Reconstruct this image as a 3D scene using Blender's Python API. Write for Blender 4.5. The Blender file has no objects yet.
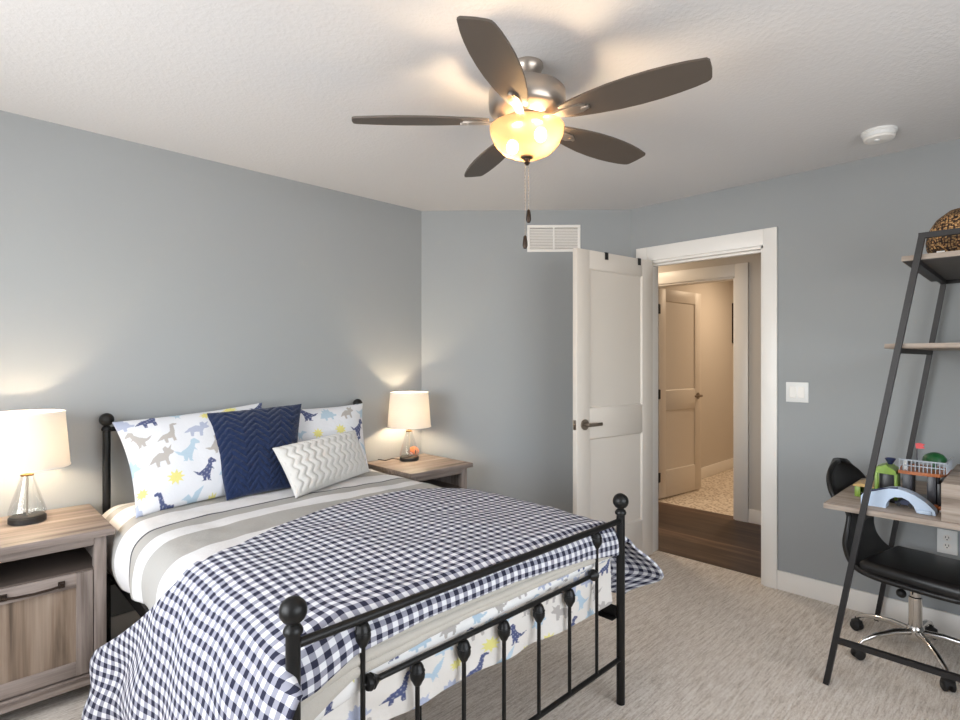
import bpy, bmesh, math, random
import numpy as np
from mathutils import Vector, Matrix, noise

PI = math.pi
sc = bpy.context.scene
col = sc.collection
random.seed(7)

# ------------------------------------------------------------------ camera, world, lights, exposure
CAM_H, CEIL = 1.357, 2.44
cam_d = bpy.data.cameras.new('camera')
cam_d.sensor_width = 36.0
cam_d.lens = 552.0 / 960.0 * 36.0
cam_d.clip_start = 0.02
cam = bpy.data.objects.new('camera', cam_d)
col.objects.link(cam)
cam.location = (0, 0, CAM_H)
cam.rotation_euler = (PI / 2, 0, math.radians(45.6 - 90.0))
sc.camera = cam

sc.view_settings.view_transform = 'Standard'
sc.view_settings.look = 'None'
sc.view_settings.gamma = 1.0
sc.view_settings.use_curve_mapping = False
sc.view_settings.exposure = 0.30
sc.cycles.max_bounces = 10
sc.cycles.diffuse_bounces = 6
sc.cycles.transparent_max_bounces = 16
sc.cycles.use_denoising = True

world = bpy.data.worlds.new('world')
sc.world = world
world.use_nodes = True
wn = world.node_tree.nodes
wl = world.node_tree.links
bg = wn['Background']
sky = wn.new('ShaderNodeTexSky')
sky.sky_type = 'NISHITA'
sky.sun_disc = False
sky.sun_elevation = math.radians(38)
sky.sun_rotation = math.radians(40)
wl.new(sky.outputs[0], bg.inputs[0])
bg.inputs[1].default_value = 0.30


def area(name, loc, rot, sx, sy, power, color):
    d = bpy.data.lights.new(name, 'AREA')
    d.shape = 'RECTANGLE'; d.size = sx; d.size_y = sy
    d.energy = power; d.color = color
    o = bpy.data.objects.new(name, d); col.objects.link(o)
    o.location = loc; o.rotation_euler = rot
    return o


def point(name, loc, power, color, radius=0.03, parent=None):
    d = bpy.data.lights.new(name, 'POINT')
    d.energy = power; d.color = color; d.shadow_soft_size = radius
    o = bpy.data.objects.new(name, d); col.objects.link(o)
    o.location = loc
    if parent: o.parent = parent
    return o


X0, Y0 = -1.0, -1.0                       # the two walls behind the camera
# daylight entering through the two windows behind the camera
area('daylight_window_rear', (1.25, Y0 - 0.20, 1.42), (-PI / 2, 0, PI), 2.2, 1.5, 48, (0.97, 0.985, 1.0))
area('daylight_window_near', (X0 - 0.20, 1.55, 1.42), (PI / 2, 0, -PI / 2), 2.0, 1.5, 76, (0.97, 0.985, 1.0))
FAN_W, LAMP_W, BATH_W, HALL_W = 11.5, 7.6, 17.0, 12.0
WARM = (1.0, 0.74, 0.46)

# ------------------------------------------------------------------ helpers
def lin(r, g, b):
    f = lambda c: (c / 12.92 if c <= 0.04045 else ((c + 0.055) / 1.055) ** 2.4)
    return (f(r / 255.0), f(g / 255.0), f(b / 255.0), 1.0)


class G:
    """collects geometry for ONE mesh"""
    def __init__(s):
        s.v, s.f, s.m = [], [], []

    def add(s, V, F, mi=0):
        o = len(s.v)
        s.v.extend([Vector(p) for p in V])
        for q in F:
            s.f.append([i + o for i in q]); s.m.append(mi)
        return s

    def box(s, lo, hi, bev=0.0, mi=0, M=None, seg=2):
        bm = bmesh.new()
        bmesh.ops.create_cube(bm, size=1.0)
        lo, hi = Vector(lo), Vector(hi)
        c, d = (lo + hi) / 2, hi - lo
        for v in bm.verts:
            v.co = Vector((v.co.x * d.x, v.co.y * d.y, v.co.z * d.z)) + c
        if bev > 0:
            b = min(bev, 0.45 * min(abs(d.x), abs(d.y), abs(d.z)))
            bmesh.ops.bevel(bm, geom=bm.edges[:], offset=b, segments=seg, affect='EDGES', profile=0.5)
        if M is not None:
            bm.transform(M)
        bm.verts.index_update()
        s.add([v.co.copy() for v in bm.verts], [[v.index for v in f.verts] for f in bm.faces], mi)
        bm.free()
        return s

    def lathe(s, prof, c=(0, 0, 0), seg=32, mi=0, M=None, cap=True):
        V, F = [], []
        c = Vector(c)
        n = len(prof)
        for (r, z) in prof:
            for k in range(seg):
                a = 2 * PI * k / seg
                p = Vector((r * math.cos(a), r * math.sin(a), z))
                if M is not None: p = M @ p
                V.append(p + c)
        for i in range(n - 1):
            for k in range(seg):
                k2 = (k + 1) % seg
                F.append([i * seg + k, i * seg + k2, (i + 1) * seg + k2, (i + 1) * seg + k])
        if cap:
            if prof[0][0] > 1e-6: F.append(list(range(seg))[::-1])
            if prof[-1][0] > 1e-6: F.append([(n - 1) * seg + k for k in range(seg)])
        return s.add(V, F, mi)

    def ball(s, c, r, sz=1.0, seg=20, mi=0, M=None):
        prof = [(max(1e-5, r * math.sin(PI * i / 12)), -r * sz * math.cos(PI * i / 12)) for i in range(13)]
        return s.lathe(prof, c, seg, mi, M, cap=False)

    def tube(s, pts, r, seg=10, mi=0, square=False):
        pts = [Vector(p) for p in pts]
        rs = r if isinstance(r, (list, tuple)) else [r] * len(pts)
        V, F = [], []
        up = None
        if square: seg = 4
        for i, p in enumerate(pts):
            t = (pts[min(i + 1, len(pts) - 1)] - pts[max(i - 1, 0)]).normalized()
            if up is None:
                up = Vector((0, 0, 1)) if abs(t.z) < 0.9 else Vector((0, 1, 0))
            sd = t.cross(up).normalized()
            up = sd.cross(t).normalized()
            for k in range(seg):
                a = 2 * PI * (k + (0.5 if square else 0)) / seg
                rr = rs[i] * (1.41421 if square else 1)
                V.append(p + sd * math.cos(a) * rr + up * math.sin(a) * rr)
        n = len(pts)
        for i in range(n - 1):
            for k in range(seg):
                k2 = (k + 1) % seg
                F.append([i * seg + k, i * seg + k2, (i + 1) * seg + k2, (i + 1) * seg + k])
        F.append(list(range(seg))[::-1]); F.append([(n - 1) * seg + k for k in range(seg)])
        return s.add(V, F, mi)

    def prism(s, poly, fn, d0, d1, mi=0):
        """poly: 2-D outline; fn(a, b, d) -> point; extruded from d0 to d1"""
        n = len(poly)
        V = [fn(a, b, d0) for a, b in poly] + [fn(a, b, d1) for a, b in poly]
        F = [list(range(n)), [n + i for i in range(n)][::-1]]
        for i in range(n):
            j = (i + 1) % n
            F.append([i, i + n, j + n, j])
        return s.add(V, F, mi)

    def build(s, name, mat, parent=None, sharp=0.7, fix=True):
        me = bpy.data.meshes.new(name)
        off = world_loc(parent)
        me.from_pydata([(p - off)[:] for p in s.v], [], s.f)
        mats = mat if isinstance(mat, (list, tuple)) else [mat]
        for m in mats: me.materials.append(m)
        if len(mats) > 1:
            me.polygons.foreach_set('material_index', s.m)
        if fix:
            bm = bmesh.new(); bm.from_mesh(me)
            bmesh.ops.recalc_face_normals(bm, faces=bm.faces[:])
            bm.to_mesh(me); bm.free()
        me.polygons.foreach_set('use_smooth', [True] * len(me.polygons))
        me.set_sharp_from_angle(angle=sharp)
        me.update()
        o = bpy.data.objects.new(name, me)
        col.objects.link(o)
        if parent: o.parent = parent
        return o


def world_loc(o):
    p = Vector((0, 0, 0))
    while o is not None:
        p = p + Vector(o.location)
        o = o.parent
    return p


def thing(name, label, cat, loc=(0, 0, 0), group=None):
    o = bpy.data.objects.new(name, None)
    o.empty_display_size = 0.1
    col.objects.link(o)
    o.location = loc
    tag(o, label, cat, group)
    return o


def tag(o, label, cat, group=None, kind=None):
    o['label'] = label; o['category'] = cat
    if group: o['group'] = group
    if kind: o['kind'] = kind
    return o


def struct(o):
    o['kind'] = 'structure'
    return o


def copy_tree(o, parent=None):
    c = o.copy()
    col.objects.link(c)
    if parent: c.parent = parent
    for ch in list(o.children):
        copy_tree(ch, c)
    return c


def grid(name, fn, nu, nv, mat, parent=None, uv=None, colour=None, thick=0.0, off=0.0, both=None):
    """fn(i/(nu-1), j/(nv-1)) -> point ; uv(a,b) -> (u,v) ; colour(UVarray) -> Nx3"""
    offv = world_loc(parent)
    V, U = [], []
    for j in range(nv):
        for i in range(nu):
            a, b = i / (nu - 1), j / (nv - 1)
            V.append((Vector(fn(a, b)) - offv)[:])
            U.append(uv(a, b) if uv else (a, b))
    F = []
    for j in range(nv - 1):
        for i in range(nu - 1):
            k = j * nu + i
            F.append((k, k + 1, k + 1 + nu, k + nu))
    me = bpy.data.meshes.new(name)
    me.from_pydata(V, [], F)
    me.materials.append(mat)
    set_uv(me, U)
    if colour is not None:
        set_col(me, colour(np.array(U)))
    me.polygons.foreach_set('use_smooth', [True] * len(me.polygons))
    o = bpy.data.objects.new(name, me)
    col.objects.link(o)
    if parent: o.parent = parent
    if thick:
        m = o.modifiers.new('thickness', 'SOLIDIFY'); m.thickness = thick; m.offset = off
    return o


def set_uv(me, U):
    l = me.uv_layers.new(name='UVMap')
    idx = np.empty(len(me.loops), dtype=np.int64)
    me.loops.foreach_get('vertex_index', idx)
    l.data.foreach_set('uv', np.array(U, dtype=np.float32)[idx].ravel())


def set_col(me, C):
    a = me.color_attributes.new('print', 'FLOAT_COLOR', 'POINT')
    a.data.foreach_set('color', np.hstack([C, np.ones((len(C), 1))]).astype(np.float32).ravel())


def interp(x, xs, ys):
    return float(np.interp(x, xs, ys))


def smooth(a, b, x):
    t = max(0.0, min(1.0, (x - a) / (b - a)))
    return t * t * (3 - 2 * t)


# ------------------------------------------------------------------ materials
MATS = {}


class NT:
    def __init__(s, name):
        s.m = bpy.data.materials.new(name)
        s.m.use_nodes = True
        s.n = s.m.node_tree.nodes; s.l = s.m.node_tree.links
        s.b = s.n['Principled BSDF']; s.out = s.n['Material Output']

    def new(s, t, **k):
        x = s.n.new(t)
        for a, b in k.items(): setattr(x, a, b)
        return x

    def link(s, a, b): s.l.new(a, b)

    def coords(s, kind='Object', scale=(1, 1, 1)):
        tc = s.new('ShaderNodeTexCoord'); mp = s.new('ShaderNodeMapping')
        mp.inputs['Scale'].default_value = scale
        s.link(tc.outputs[kind], mp.inputs[0])
        return mp.outputs[0]

    def noise(s, vec, scale, detail=3, rough=0.5, dist=0.0):
        t = s.new('ShaderNodeTexNoise')
        t.inputs['Scale'].default_value = scale; t.inputs['Detail'].default_value = detail
        t.inputs['Roughness'].default_value = rough; t.inputs['Distortion'].default_value = dist
        s.link(vec, t.inputs['Vector'])
        return t.outputs['Fac']

    def ramp(s, fac, stops, interp='LINEAR'):
        r = s.new('ShaderNodeValToRGB')
        cr = r.color_ramp; cr.interpolation = interp
        while len(cr.elements) > 1: cr.elements.remove(cr.elements[-1])
        cr.elements[0].position = stops[0][0]; cr.elements[0].color = stops[0][1]
        for p, c in stops[1:]:
            e = cr.elements.new(p); e.color = c
        s.link(fac, r.inputs[0])
        return r.outputs[0]

    def math(s, op, a, b=None, c=None):
        m = s.new('ShaderNodeMath', operation=op)
        for i, x in enumerate((a, b, c)):
            if x is None: continue
            if isinstance(x, (int, float)): m.inputs[i].default_value = x
            else: s.link(x, m.inputs[i])
        return m.outputs[0]

    def mix(s, fac, a, b, mode='MIX'):
        m = s.new('ShaderNodeMix', data_type='RGBA', blend_type=mode)
        for i, x in ((0, fac), (6, a), (7, b)):
            if isinstance(x, (int, float)): m.inputs[i].default_value = x
            elif isinstance(x, tuple): m.inputs[i].default_value = x
            else: s.link(x, m.inputs[i])
        return m.outputs[2]

    def bump(s, h, strength=0.3, dist=0.01):
        b = s.new('ShaderNodeBump')
        b.inputs['Strength'].default_value = strength; b.inputs['Distance'].default_value = dist
        s.link(h, b.inputs['Height']); s.link(b.outputs[0], s.b.inputs['Normal'])

    def base(s, x):
        if isinstance(x, tuple): s.b.inputs['Base Color'].default_value = x
        else: s.link(x, s.b.inputs['Base Color'])


def plain(name, c, rough=0.5, metal=0.0, spec=0.5, bump=None, var=0.0, sheen=0.0):
    t = NT(name)
    t.b.inputs['Roughness'].default_value = rough
    t.b.inputs['Metallic'].default_value = metal
    t.b.inputs['Specular IOR Level'].default_value = spec
    if sheen: t.b.inputs['Sheen Weight'].default_value = sheen
    v = t.coords()
    n = t.noise(v, 9.0, 3)
    d = tuple(min(1, x * (1 + var)) for x in c[:3]) + (1,)
    e = tuple(x * (1 - var) for x in c[:3]) + (1,)
    t.base(t.mix(n, e, d))
    if bump: t.bump(t.noise(v, bump[0], 4), bump[1], bump[2])
    return t.m


def emit(name, c, strength):
    t = NT(name)
    t.b.inputs['Base Color'].default_value = c
    t.b.inputs['Emission Color'].default_value = c
    t.b.inputs['Emission Strength'].default_value = strength
    return t.m


def wall_paint(name, c):
    t = NT(name)
    t.b.inputs['Roughness'].default_value = 0.62
    t.b.inputs['Specular IOR Level'].default_value = 0.3
    v = t.coords()
    n = t.noise(v, 1.5, 2)
    t.base(t.mix(n, tuple(x * 0.975 for x in c[:3]) + (1,), tuple(x * 1.025 for x in c[:3]) + (1,)))
    t.bump(t.noise(v, 220, 3), 0.12, 0.002)
    return t.m


M_WALL = wall_paint('blue_grey_wall_paint', lin(158, 161, 162))
M_HALLWALL = wall_paint('warm_grey_wall_paint', lin(206, 198, 188))


def ceiling_mat():
    t = NT('textured_ceiling')
    t.b.inputs['Roughness'].default_value = 0.9
    v = t.coords()
    t.base(lin(216, 214, 213))
    n1 = t.noise(v, 55, 3, 0.55)
    n2 = t.noise(v, 110, 2, 0.5)
    h = t.math('ADD', t.ramp(n1, [(0.42, (0, 0, 0, 1)), (0.62, (1, 1, 1, 1))]), t.math('MULTIPLY', n2, 0.5))
    t.bump(h, 0.16, 0.004)
    return t.m


M_CEIL = ceiling_mat()
M_TRIM = plain('white_trim_paint', lin(240, 236, 230), 0.38, var=0.01)
M_DOOR = plain('off_white_door_paint', lin(222, 214, 204), 0.42, var=0.01)
M_WHITE = plain('white_plastic', lin(236, 236, 234), 0.35, var=0.01)
M_SLOT = plain('dark_slot', lin(35, 33, 32), 0.6)
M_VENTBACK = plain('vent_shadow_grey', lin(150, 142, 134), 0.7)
M_BLACK = plain('black_metal', lin(19, 18, 17), 0.42, metal=0.3, var=0.08)
M_DESKMETAL = plain('charcoal_desk_metal', lin(42, 40, 40), 0.45, metal=0.4, var=0.08)
M_BLACKP = plain('black_plastic', lin(24, 23, 23), 0.5, var=0.05)
M_BRONZE = plain('oil_rubbed_bronze', lin(58, 46, 38), 0.4, metal=0.7, var=0.2)
M_NICKEL = plain('brushed_nickel', lin(178, 168, 158), 0.32, metal=0.85, var=0.04)
M_CHROME = plain('chrome', lin(215, 212, 208), 0.12, metal=1.0, var=0.02)
M_SATIN = plain('satin_nickel_lever', lin(150, 138, 126), 0.3, metal=0.9, var=0.05)
M_BRASS = plain('antique_brass', lin(150, 112, 62), 0.35, metal=0.8, var=0.1)
M_BLADE = plain('weathered_brown_fan_blade', lin(86, 77, 69), 0.5, var=0.06)
M_LEATHER = plain('black_leatherette', lin(25, 24, 24), 0.36, bump=(160, 0.15, 0.002), var=0.08)


def wood(name, c0, c1, c2, axis, rough=0.55, scale=1.0, knots=True):
    """grain runs along the given axis"""
    t = NT(name)
    t.b.inputs['Roughness'].default_value = rough
    t.b.inputs['Specular IOR Level'].default_value = 0.3
    s = [16.0 * scale] * 3; s[axis] = 1.1 * scale
    v = t.coords('Object', tuple(s))
    n1 = t.noise(v, 1.0, 5, 0.6, 0.6)
    s2 = [90.0 * scale] * 3; s2[axis] = 3.0 * scale
    v2 = t.coords('Object', tuple(s2))
    n2 = t.noise(v2, 1.0, 3, 0.5)
    f = t.math('ADD', t.math('MULTIPLY', n1, 0.72), t.math('MULTIPLY', n2, 0.28))
    c = t.ramp(f, [(0.34, c0), (0.5, c1), (0.66, c2)])
    t.base(c)
    t.bump(n2, 0.12, 0.002)
    return t.m


OAK0, OAK1, OAK2 = lin(104, 92, 85), lin(140, 127, 119), lin(168, 155, 147)
M_OAKX = wood('grey_oak_grain_across', OAK0, OAK1, OAK2, 0)
M_OAKZ = wood('grey_oak_grain_upright', OAK0, OAK1, OAK2, 2)
M_OAKZD = wood('grey_oak_panel', lin(88, 74, 62), lin(138, 119, 102), lin(168, 150, 133), 2, scale=0.8)
M_OAKY = wood('grey_oak_desk_grain', lin(118, 104, 92), lin(158, 144, 132), lin(186, 173, 160), 1)
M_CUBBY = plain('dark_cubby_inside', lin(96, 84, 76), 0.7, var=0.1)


def carpet_mat():
    t = NT('striated_beige_carpet')
    t.b.inputs['Roughness'].default_value = 1.0
    t.b.inputs['Specular IOR Level'].default_value = 0.05
    v = t.coords('Object', (9, 95, 20))
    n1 = t.noise(v, 1.0, 4, 0.65, 0.4)
    v2 = t.coords('Object', (60, 190, 60))
    n2 = t.noise(v2, 1.0, 3, 0.6)
    n3 = t.noise(t.coords(), 1.6, 2)
    f = t.math('ADD', t.math('MULTIPLY', n1, 0.62), t.math('MULTIPLY', n2, 0.38))
    c = t.ramp(f, [(0.34, lin(176, 163, 149)), (0.47, lin(214, 203, 191)), (0.56, lin(232, 224, 214)), (0.68, lin(244, 238, 231))])
    c = t.mix(t.math('MULTIPLY', n3, 0.25), c, lin(208, 197, 184), 'MIX')
    t.base(c)
    t.bump(f, 0.7, 0.012)
    return t.m


M_CARPET = carpet_mat()


def plank_mat():
    t = NT('dark_brown_planks')
    t.b.inputs['Roughness'].default_value = 0.45
    v = t.coords('Object', (14, 1.3, 1))
    n1 = t.noise(v, 1.0, 5, 0.65, 0.5)
    tc = t.new('ShaderNodeTexCoord'); sp = t.new('ShaderNodeSeparateXYZ')
    t.link(tc.outputs['Object'], sp.inputs[0])
    row = t.math('FLOOR', t.math('MULTIPLY', sp.outputs[0], 1 / 0.16))
    wn_ = t.new('ShaderNodeTexWhiteNoise', noise_dimensions='1D')
    t.link(row, wn_.inputs['W'])
    f = t.math('ADD', t.math('MULTIPLY', n1, 0.75), t.math('MULTIPLY', wn_.outputs[0], 0.25))
    c = t.ramp(f, [(0.34, lin(44, 31, 26)), (0.52, lin(82, 62, 51)), (0.68, lin(124, 99, 82))])
    gap = t.math('LESS_THAN', t.math('FRACT', t.math('MULTIPLY', sp.outputs[0], 1 / 0.16)), 0.02)
    t.base(t.mix(gap, c, lin(38, 27, 22)))
    return t.m


def tile_mat():
    t = NT('patterned_bath_tile')
    t.b.inputs['Roughness'].default_value = 0.4
    v = t.coords('Object', (1, 1, 1))
    vo = t.new('ShaderNodeTexVoronoi', feature='F1', distance='CHEBYCHEV')
    vo.inputs['Scale'].default_value = 38; vo.inputs['Randomness'].default_value = 0.5
    t.link(v, vo.inputs['Vector'])
    c = t.ramp(vo.outputs['Distance'], [(0.2, lin(150, 128, 108)), (0.36, lin(214, 200, 182)), (0.5, lin(236, 226, 212))])
    t.base(c)
    return t.m


M_PLANK, M_TILE = plank_mat(), tile_mat()


def glass_mat(name, tint=(0.97, 0.98, 0.98, 1), gloss=0.12):
    t = NT(name)
    tr = t.new('ShaderNodeBsdfTransparent'); tr.inputs[0].default_value = tint
    gl = t.new('ShaderNodeBsdfGlossy'); gl.inputs['Roughness'].default_value = 0.04
    lw = t.new('ShaderNodeLayerWeight'); lw.inputs[0].default_value = 0.35
    mx = t.new('ShaderNodeMixShader')
    f = t.math('ADD', t.math('MULTIPLY', lw.outputs['Facing'], 0.5), gloss * 0.4)
    t.link(f, mx.inputs[0]); t.link(tr.outputs[0], mx.inputs[1]); t.link(gl.outputs[0], mx.inputs[2])
    t.link(mx.outputs[0], t.out.inputs[0])
    return t.m


M_GLASS = glass_mat('clear_glass')
M_WINGLASS = glass_mat('window_glass', (1, 1, 1, 1), 0.02)


def translucent(name, c, trans=0.6, clear=0.0):
    t = NT(name)
    di = t.new('ShaderNodeBsdfDiffuse'); di.inputs[0].default_value = c
    tl = t.new('ShaderNodeBsdfTranslucent'); tl.inputs[0].default_value = c
    v = t.coords('Object', (1, 1, 1))
    wv = t.noise(v, 260, 2)
    mx = t.new('ShaderNodeMixShader')
    t.link(t.math('ADD', trans - 0.05, t.math('MULTIPLY', wv, 0.1)), mx.inputs[0])
    t.link(di.outputs[0], mx.inputs[1]); t.link(tl.outputs[0], mx.inputs[2])
    last = mx
    if clear:
        tr = t.new('ShaderNodeBsdfTransparent'); tr.inputs[0].default_value = (1, 0.93, 0.82, 1)
        m2 = t.new('ShaderNodeMixShader'); m2.inputs[0].default_value = clear
        t.link(mx.outputs[0], m2.inputs[1]); t.link(tr.outputs[0], m2.inputs[2])
        last = m2
    t.link(last.outputs[0], t.out.inputs[0])
    return t.m


M_SHADE = translucent('cream_linen_shade', lin(238, 234, 228), 0.48)
M_BOWL = translucent('frosted_amber_glass', lin(160, 136, 110), 0.34, 0.42)
def bulb_strength(watts, r):
    return watts / (PI * 4 * PI * r * r)


M_BULB = emit('lit_bulb', (1.0, 0.78, 0.52, 1), bulb_strength(LAMP_W, .030))
M_FANBULB = emit('lit_fan_bulb', WARM + (1,), bulb_strength(FAN_W / 2, .021))


def fabric(name, c, scale=420, strength=0.25, var=0.04, sheen=0.2):
    t = NT(name)
    t.b.inputs['Roughness'].default_value = 0.95
    t.b.inputs['Specular IOR Level'].default_value = 0.1
    t.b.inputs['Sheen Weight'].default_value = sheen
    v = t.coords()
    n = t.noise(v, 30, 3)
    t.base(t.mix(n, tuple(x * (1 - var) for x in c[:3]) + (1,), tuple(min(1, x * (1 + var)) for x in c[:3]) + (1,)))
    t.bump(t.noise(v, scale, 3), strength, 0.003)
    return t.m


M_NAVY = fabric('navy_plush', lin(28, 41, 72), 300, 0.9, 0.3, 0.25)
M_GREYFUR = fabric('pale_grey_plush', lin(208, 205, 200), 340, 0.7, 0.05, 0.2)
M_BLANKET = fabric('beige_blanket', lin(192, 186, 176), 260, 0.6, 0.05, 0.2)
M_MATTRESS = fabric('mattress_ticking', lin(214, 206, 196), 200, 0.3)


def print_mat():
    t = NT('dinosaur_print_cotton')
    t.b.inputs['Roughness'].default_value = 0.9
    t.b.inputs['Specular IOR Level'].default_value = 0.1
    a = t.new('ShaderNodeAttribute', attribute_name='print')
    t.base(a.outputs['Color'])
    v = t.coords()
    t.bump(t.noise(v, 14, 4, 0.6), 0.35, 0.012)
    return t.m


M_PRINT = print_mat()


def gingham_mat(period=0.0335):
    t = NT('navy_white_gingham')
    t.b.inputs['Roughness'].default_value = 0.92
    t.b.inputs['Specular IOR Level'].default_value = 0.1
    tc = t.new('ShaderNodeTexCoord'); sp = t.new('ShaderNodeSeparateXYZ')
    t.link(tc.outputs['UV'], sp.inputs[0])
    a = t.math('LESS_THAN', t.math('FRACT', t.math('MULTIPLY', sp.outputs[0], 1 / period)), 0.5)
    b = t.math('LESS_THAN', t.math('FRACT', t.math('MULTIPLY', sp.outputs[1], 1 / period)), 0.5)
    s = t.math('MULTIPLY', t.math('ADD', a, b), 0.5)
    c = t.ramp(s, [(0.0, lin(228, 228, 231)), (0.25, lin(150, 150, 162)), (0.75, lin(38, 39, 58))], 'CONSTANT')
    v = t.coords()
    n = t.noise(v, 600, 2)
    t.base(t.mix(t.math('MULTIPLY', n, 0.12), c, lin(130, 130, 140)))
    t.bump(t.noise(v, 24, 4, 0.6), 0.3, 0.01)
    return t.m


M_GINGHAM = gingham_mat()


def stripe_mat():
    """stripes cross the bed; UV.y is the distance along the bed in metres"""
    t = NT('grey_white_striped_cotton')
    t.b.inputs['Roughness'].default_value = 0.95
    t.b.inputs['Specular IOR Level'].default_value = 0.1
    tc = t.new('ShaderNodeTexCoord'); sp = t.new('ShaderNodeSeparateXYZ')
    t.link(tc.outputs['UV'], sp.inputs[0])
    f = t.math('DIVIDE', t.math('SUBTRACT', sp.outputs[1], 1.2), 2.0)
    W, Gr, Dk = lin(226, 224, 223), lin(176, 173, 168), lin(88, 88, 92)
    q = lambda y: (y - 1.2) / 2.0
    stops = [(0.0, W), (q(1.55), Gr), (q(1.72), W), (q(2.11), Gr), (q(2.30), W), (q(2.40), Gr), (q(2.485), Dk),
             (q(2.497), W), (q(2.665), Gr), (q(2.765), W), (q(2.93), Gr), (q(3.02), W)]
    c = t.ramp(f, stops, 'CONSTANT')
    t.base(c)
    v = t.coords('Object', (1, 1, 1))
    t.bump(t.math('ADD', t.noise(v, 16, 4, 0.6), t.math('MULTIPLY', t.noise(v, 260, 2), 0.25)), 0.35, 0.012)
    return t.m


M_STRIPE = stripe_mat()

# ------------------------------------------------------------------ the dinosaur print
DINO = {
    'rex': [(.1, .82), (.3, .97), (.42, .88), (.42, .7), (.55, .52), (.75, .35), (1, .42), (.82, .25), (.64, .2), (.6, .04), (.68, 0),
            (.5, 0), (.48, .15), (.42, .02), (.28, 0), (.34, .08), (.33, .3), (.28, .5), (.16, .44), (.27, .58), (.26, .72), (.1, .74)],
    'long': [(0, .2), (.15, .34), (.3, .45), (.5, .48), (.62, .56), (.72, .95), (.85, 1), (.98, .95), (.97, .88), (.84, .86), (.79, .5),
             (.73, .3), (.73, 0), (.62, 0), (.6, .2), (.42, .2), (.4, 0), (.3, 0), (.28, .22), (.15, .22)],
    'tri': [(0, .2), (.2, .45), (.45, .6), (.62, .55), (.6, .75), (.72, .82), (.8, .7), (.96, .85), (.88, .62), (1, .5), (.9, .42),
            (.8, .4), (.74, .3), (.74, 0), (.64, 0), (.6, .22), (.4, .22), (.38, 0), (.27, 0), (.25, .25), (.12, .22)],
    'steg': [(0, .2), (.12, .35), (.15, .52), (.25, .5), (.3, .74), (.4, .65), (.48, .87), (.56, .68), (.68, .77), (.7, .52), (.8, .5),
             (.85, .32), (1, .3), (.95, .18), (.8, .18), (.74, .15), (.74, 0), (.64, 0), (.62, .14), (.4, .14), (.38, 0), (.28, 0),
             (.26, .16), (.12, .16)],
    'wing': [(0, .55), (.3, .7), (.45, .55), (.6, .75), (1, .95), (.75, .55), (.6, .4), (.62, .15), (.52, .3), (.4, .1), (.4, .35), (.25, .5)],
    'sun': [(0.5 + (0.5 if k % 2 == 0 else 0.27) * math.cos(PI * k / 9), 0.45 + (0.45 if k % 2 == 0 else 0.24) * math.sin(PI * k / 9)) for k in range(18)],
}
NAVY_, SLATE_, PALE_, TAUPE_, GOLD_ = lin(84, 92, 128), lin(176, 182, 202), lin(180, 200, 214), lin(182, 176, 171), lin(228, 220, 140)
SEQ = [('rex', TAUPE_, 1.0), ('wing', PALE_, .85), ('tri', TAUPE_, 1.0), ('steg', SLATE_, 1.0), ('rex', NAVY_, 1.0), ('long', TAUPE_, 1.0),
       ('sun', GOLD_, .55), ('rex', PALE_, 1.0), ('long', NAVY_, 1.0), ('steg', PALE_, .9), ('tri', SLATE_, 1.0), ('sun', GOLD_, .7)]


def in_poly(px, py, poly):
    r = np.zeros(len(px), dtype=bool)
    n = len(poly)
    for i in range(n):
        x0, y0 = poly[i]; x1, y1 = poly[(i + 1) % n]
        c = ((y0 > py) != (y1 > py)) & (px < (x1 - x0) * (py - y0) / (y1 - y0 + 1e-12) + x0)
        r ^= c
    return r


def dino_print(w, h, seed, size=0.098, step=0.118, ground=lin(224, 225, 229)):
    rng = random.Random(seed)
    items = []
    nx, ny = int(math.ceil(w / step)) + 1, int(math.ceil(h / (step * .92))) + 1
    q = rng.randrange(len(SEQ))
    for j in range(ny):
        for i in range(nx):
            k, c, s = SEQ[(q + i * 5 + j * 3) % len(SEQ)]
            items.append((k, c, s * size * rng.uniform(.9, 1.1), (i + (0.5 if j % 2 else 0)) * step - step * .5 + rng.uniform(-.012, .012),
                          j * step * .92 - step * .4 + rng.uniform(-.012, .012), rng.uniform(-.2, .2), rng.random() < .4))

    def f(U):
        C = np.tile(np.array(ground[:3]), (len(U), 1))
        for k, c, s, ox, oy, rot, flip in items:
            dx, dy = U[:, 0] - ox - s / 2, U[:, 1] - oy - s / 2
            near = (abs(dx) < s) & (abs(dy) < s)
            if not near.any(): continue
            x, y = dx[near], dy[near]
            ca, sa = math.cos(rot), math.sin(rot)
            px, py = (x * ca + y * sa) / s + .5, (-x * sa + y * ca) / s + .5
            if flip: px = 1 - px
            ins = in_poly(px, py, DINO[k])
            idx = np.where(near)[0][ins]
            C[idx] = np.array(c[:3])
            if k != 'sun' and c[2] < .3:                              # lighter spots and a pale belly line drawn in the print
                sp = ins & ((np.sin(px * 30) * np.sin(py * 30 + px * 9)) > .55)
                ids = np.where(near)[0][sp]
                C[ids] = C[ids] * .7 + np.array(ground[:3]) * .3
        return C
    return f


# ================================================================== THE ROOM SHELL
YL, XR = 3.164, 3.556                      # headboard wall, doorway wall
C1, C2 = (2.503, 3.164), (3.556, 2.078)    # the angled wall between them
T = 0.115
DY0, DY1, DH = 1.181, 1.945, 2.048         # doorway opening

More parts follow.
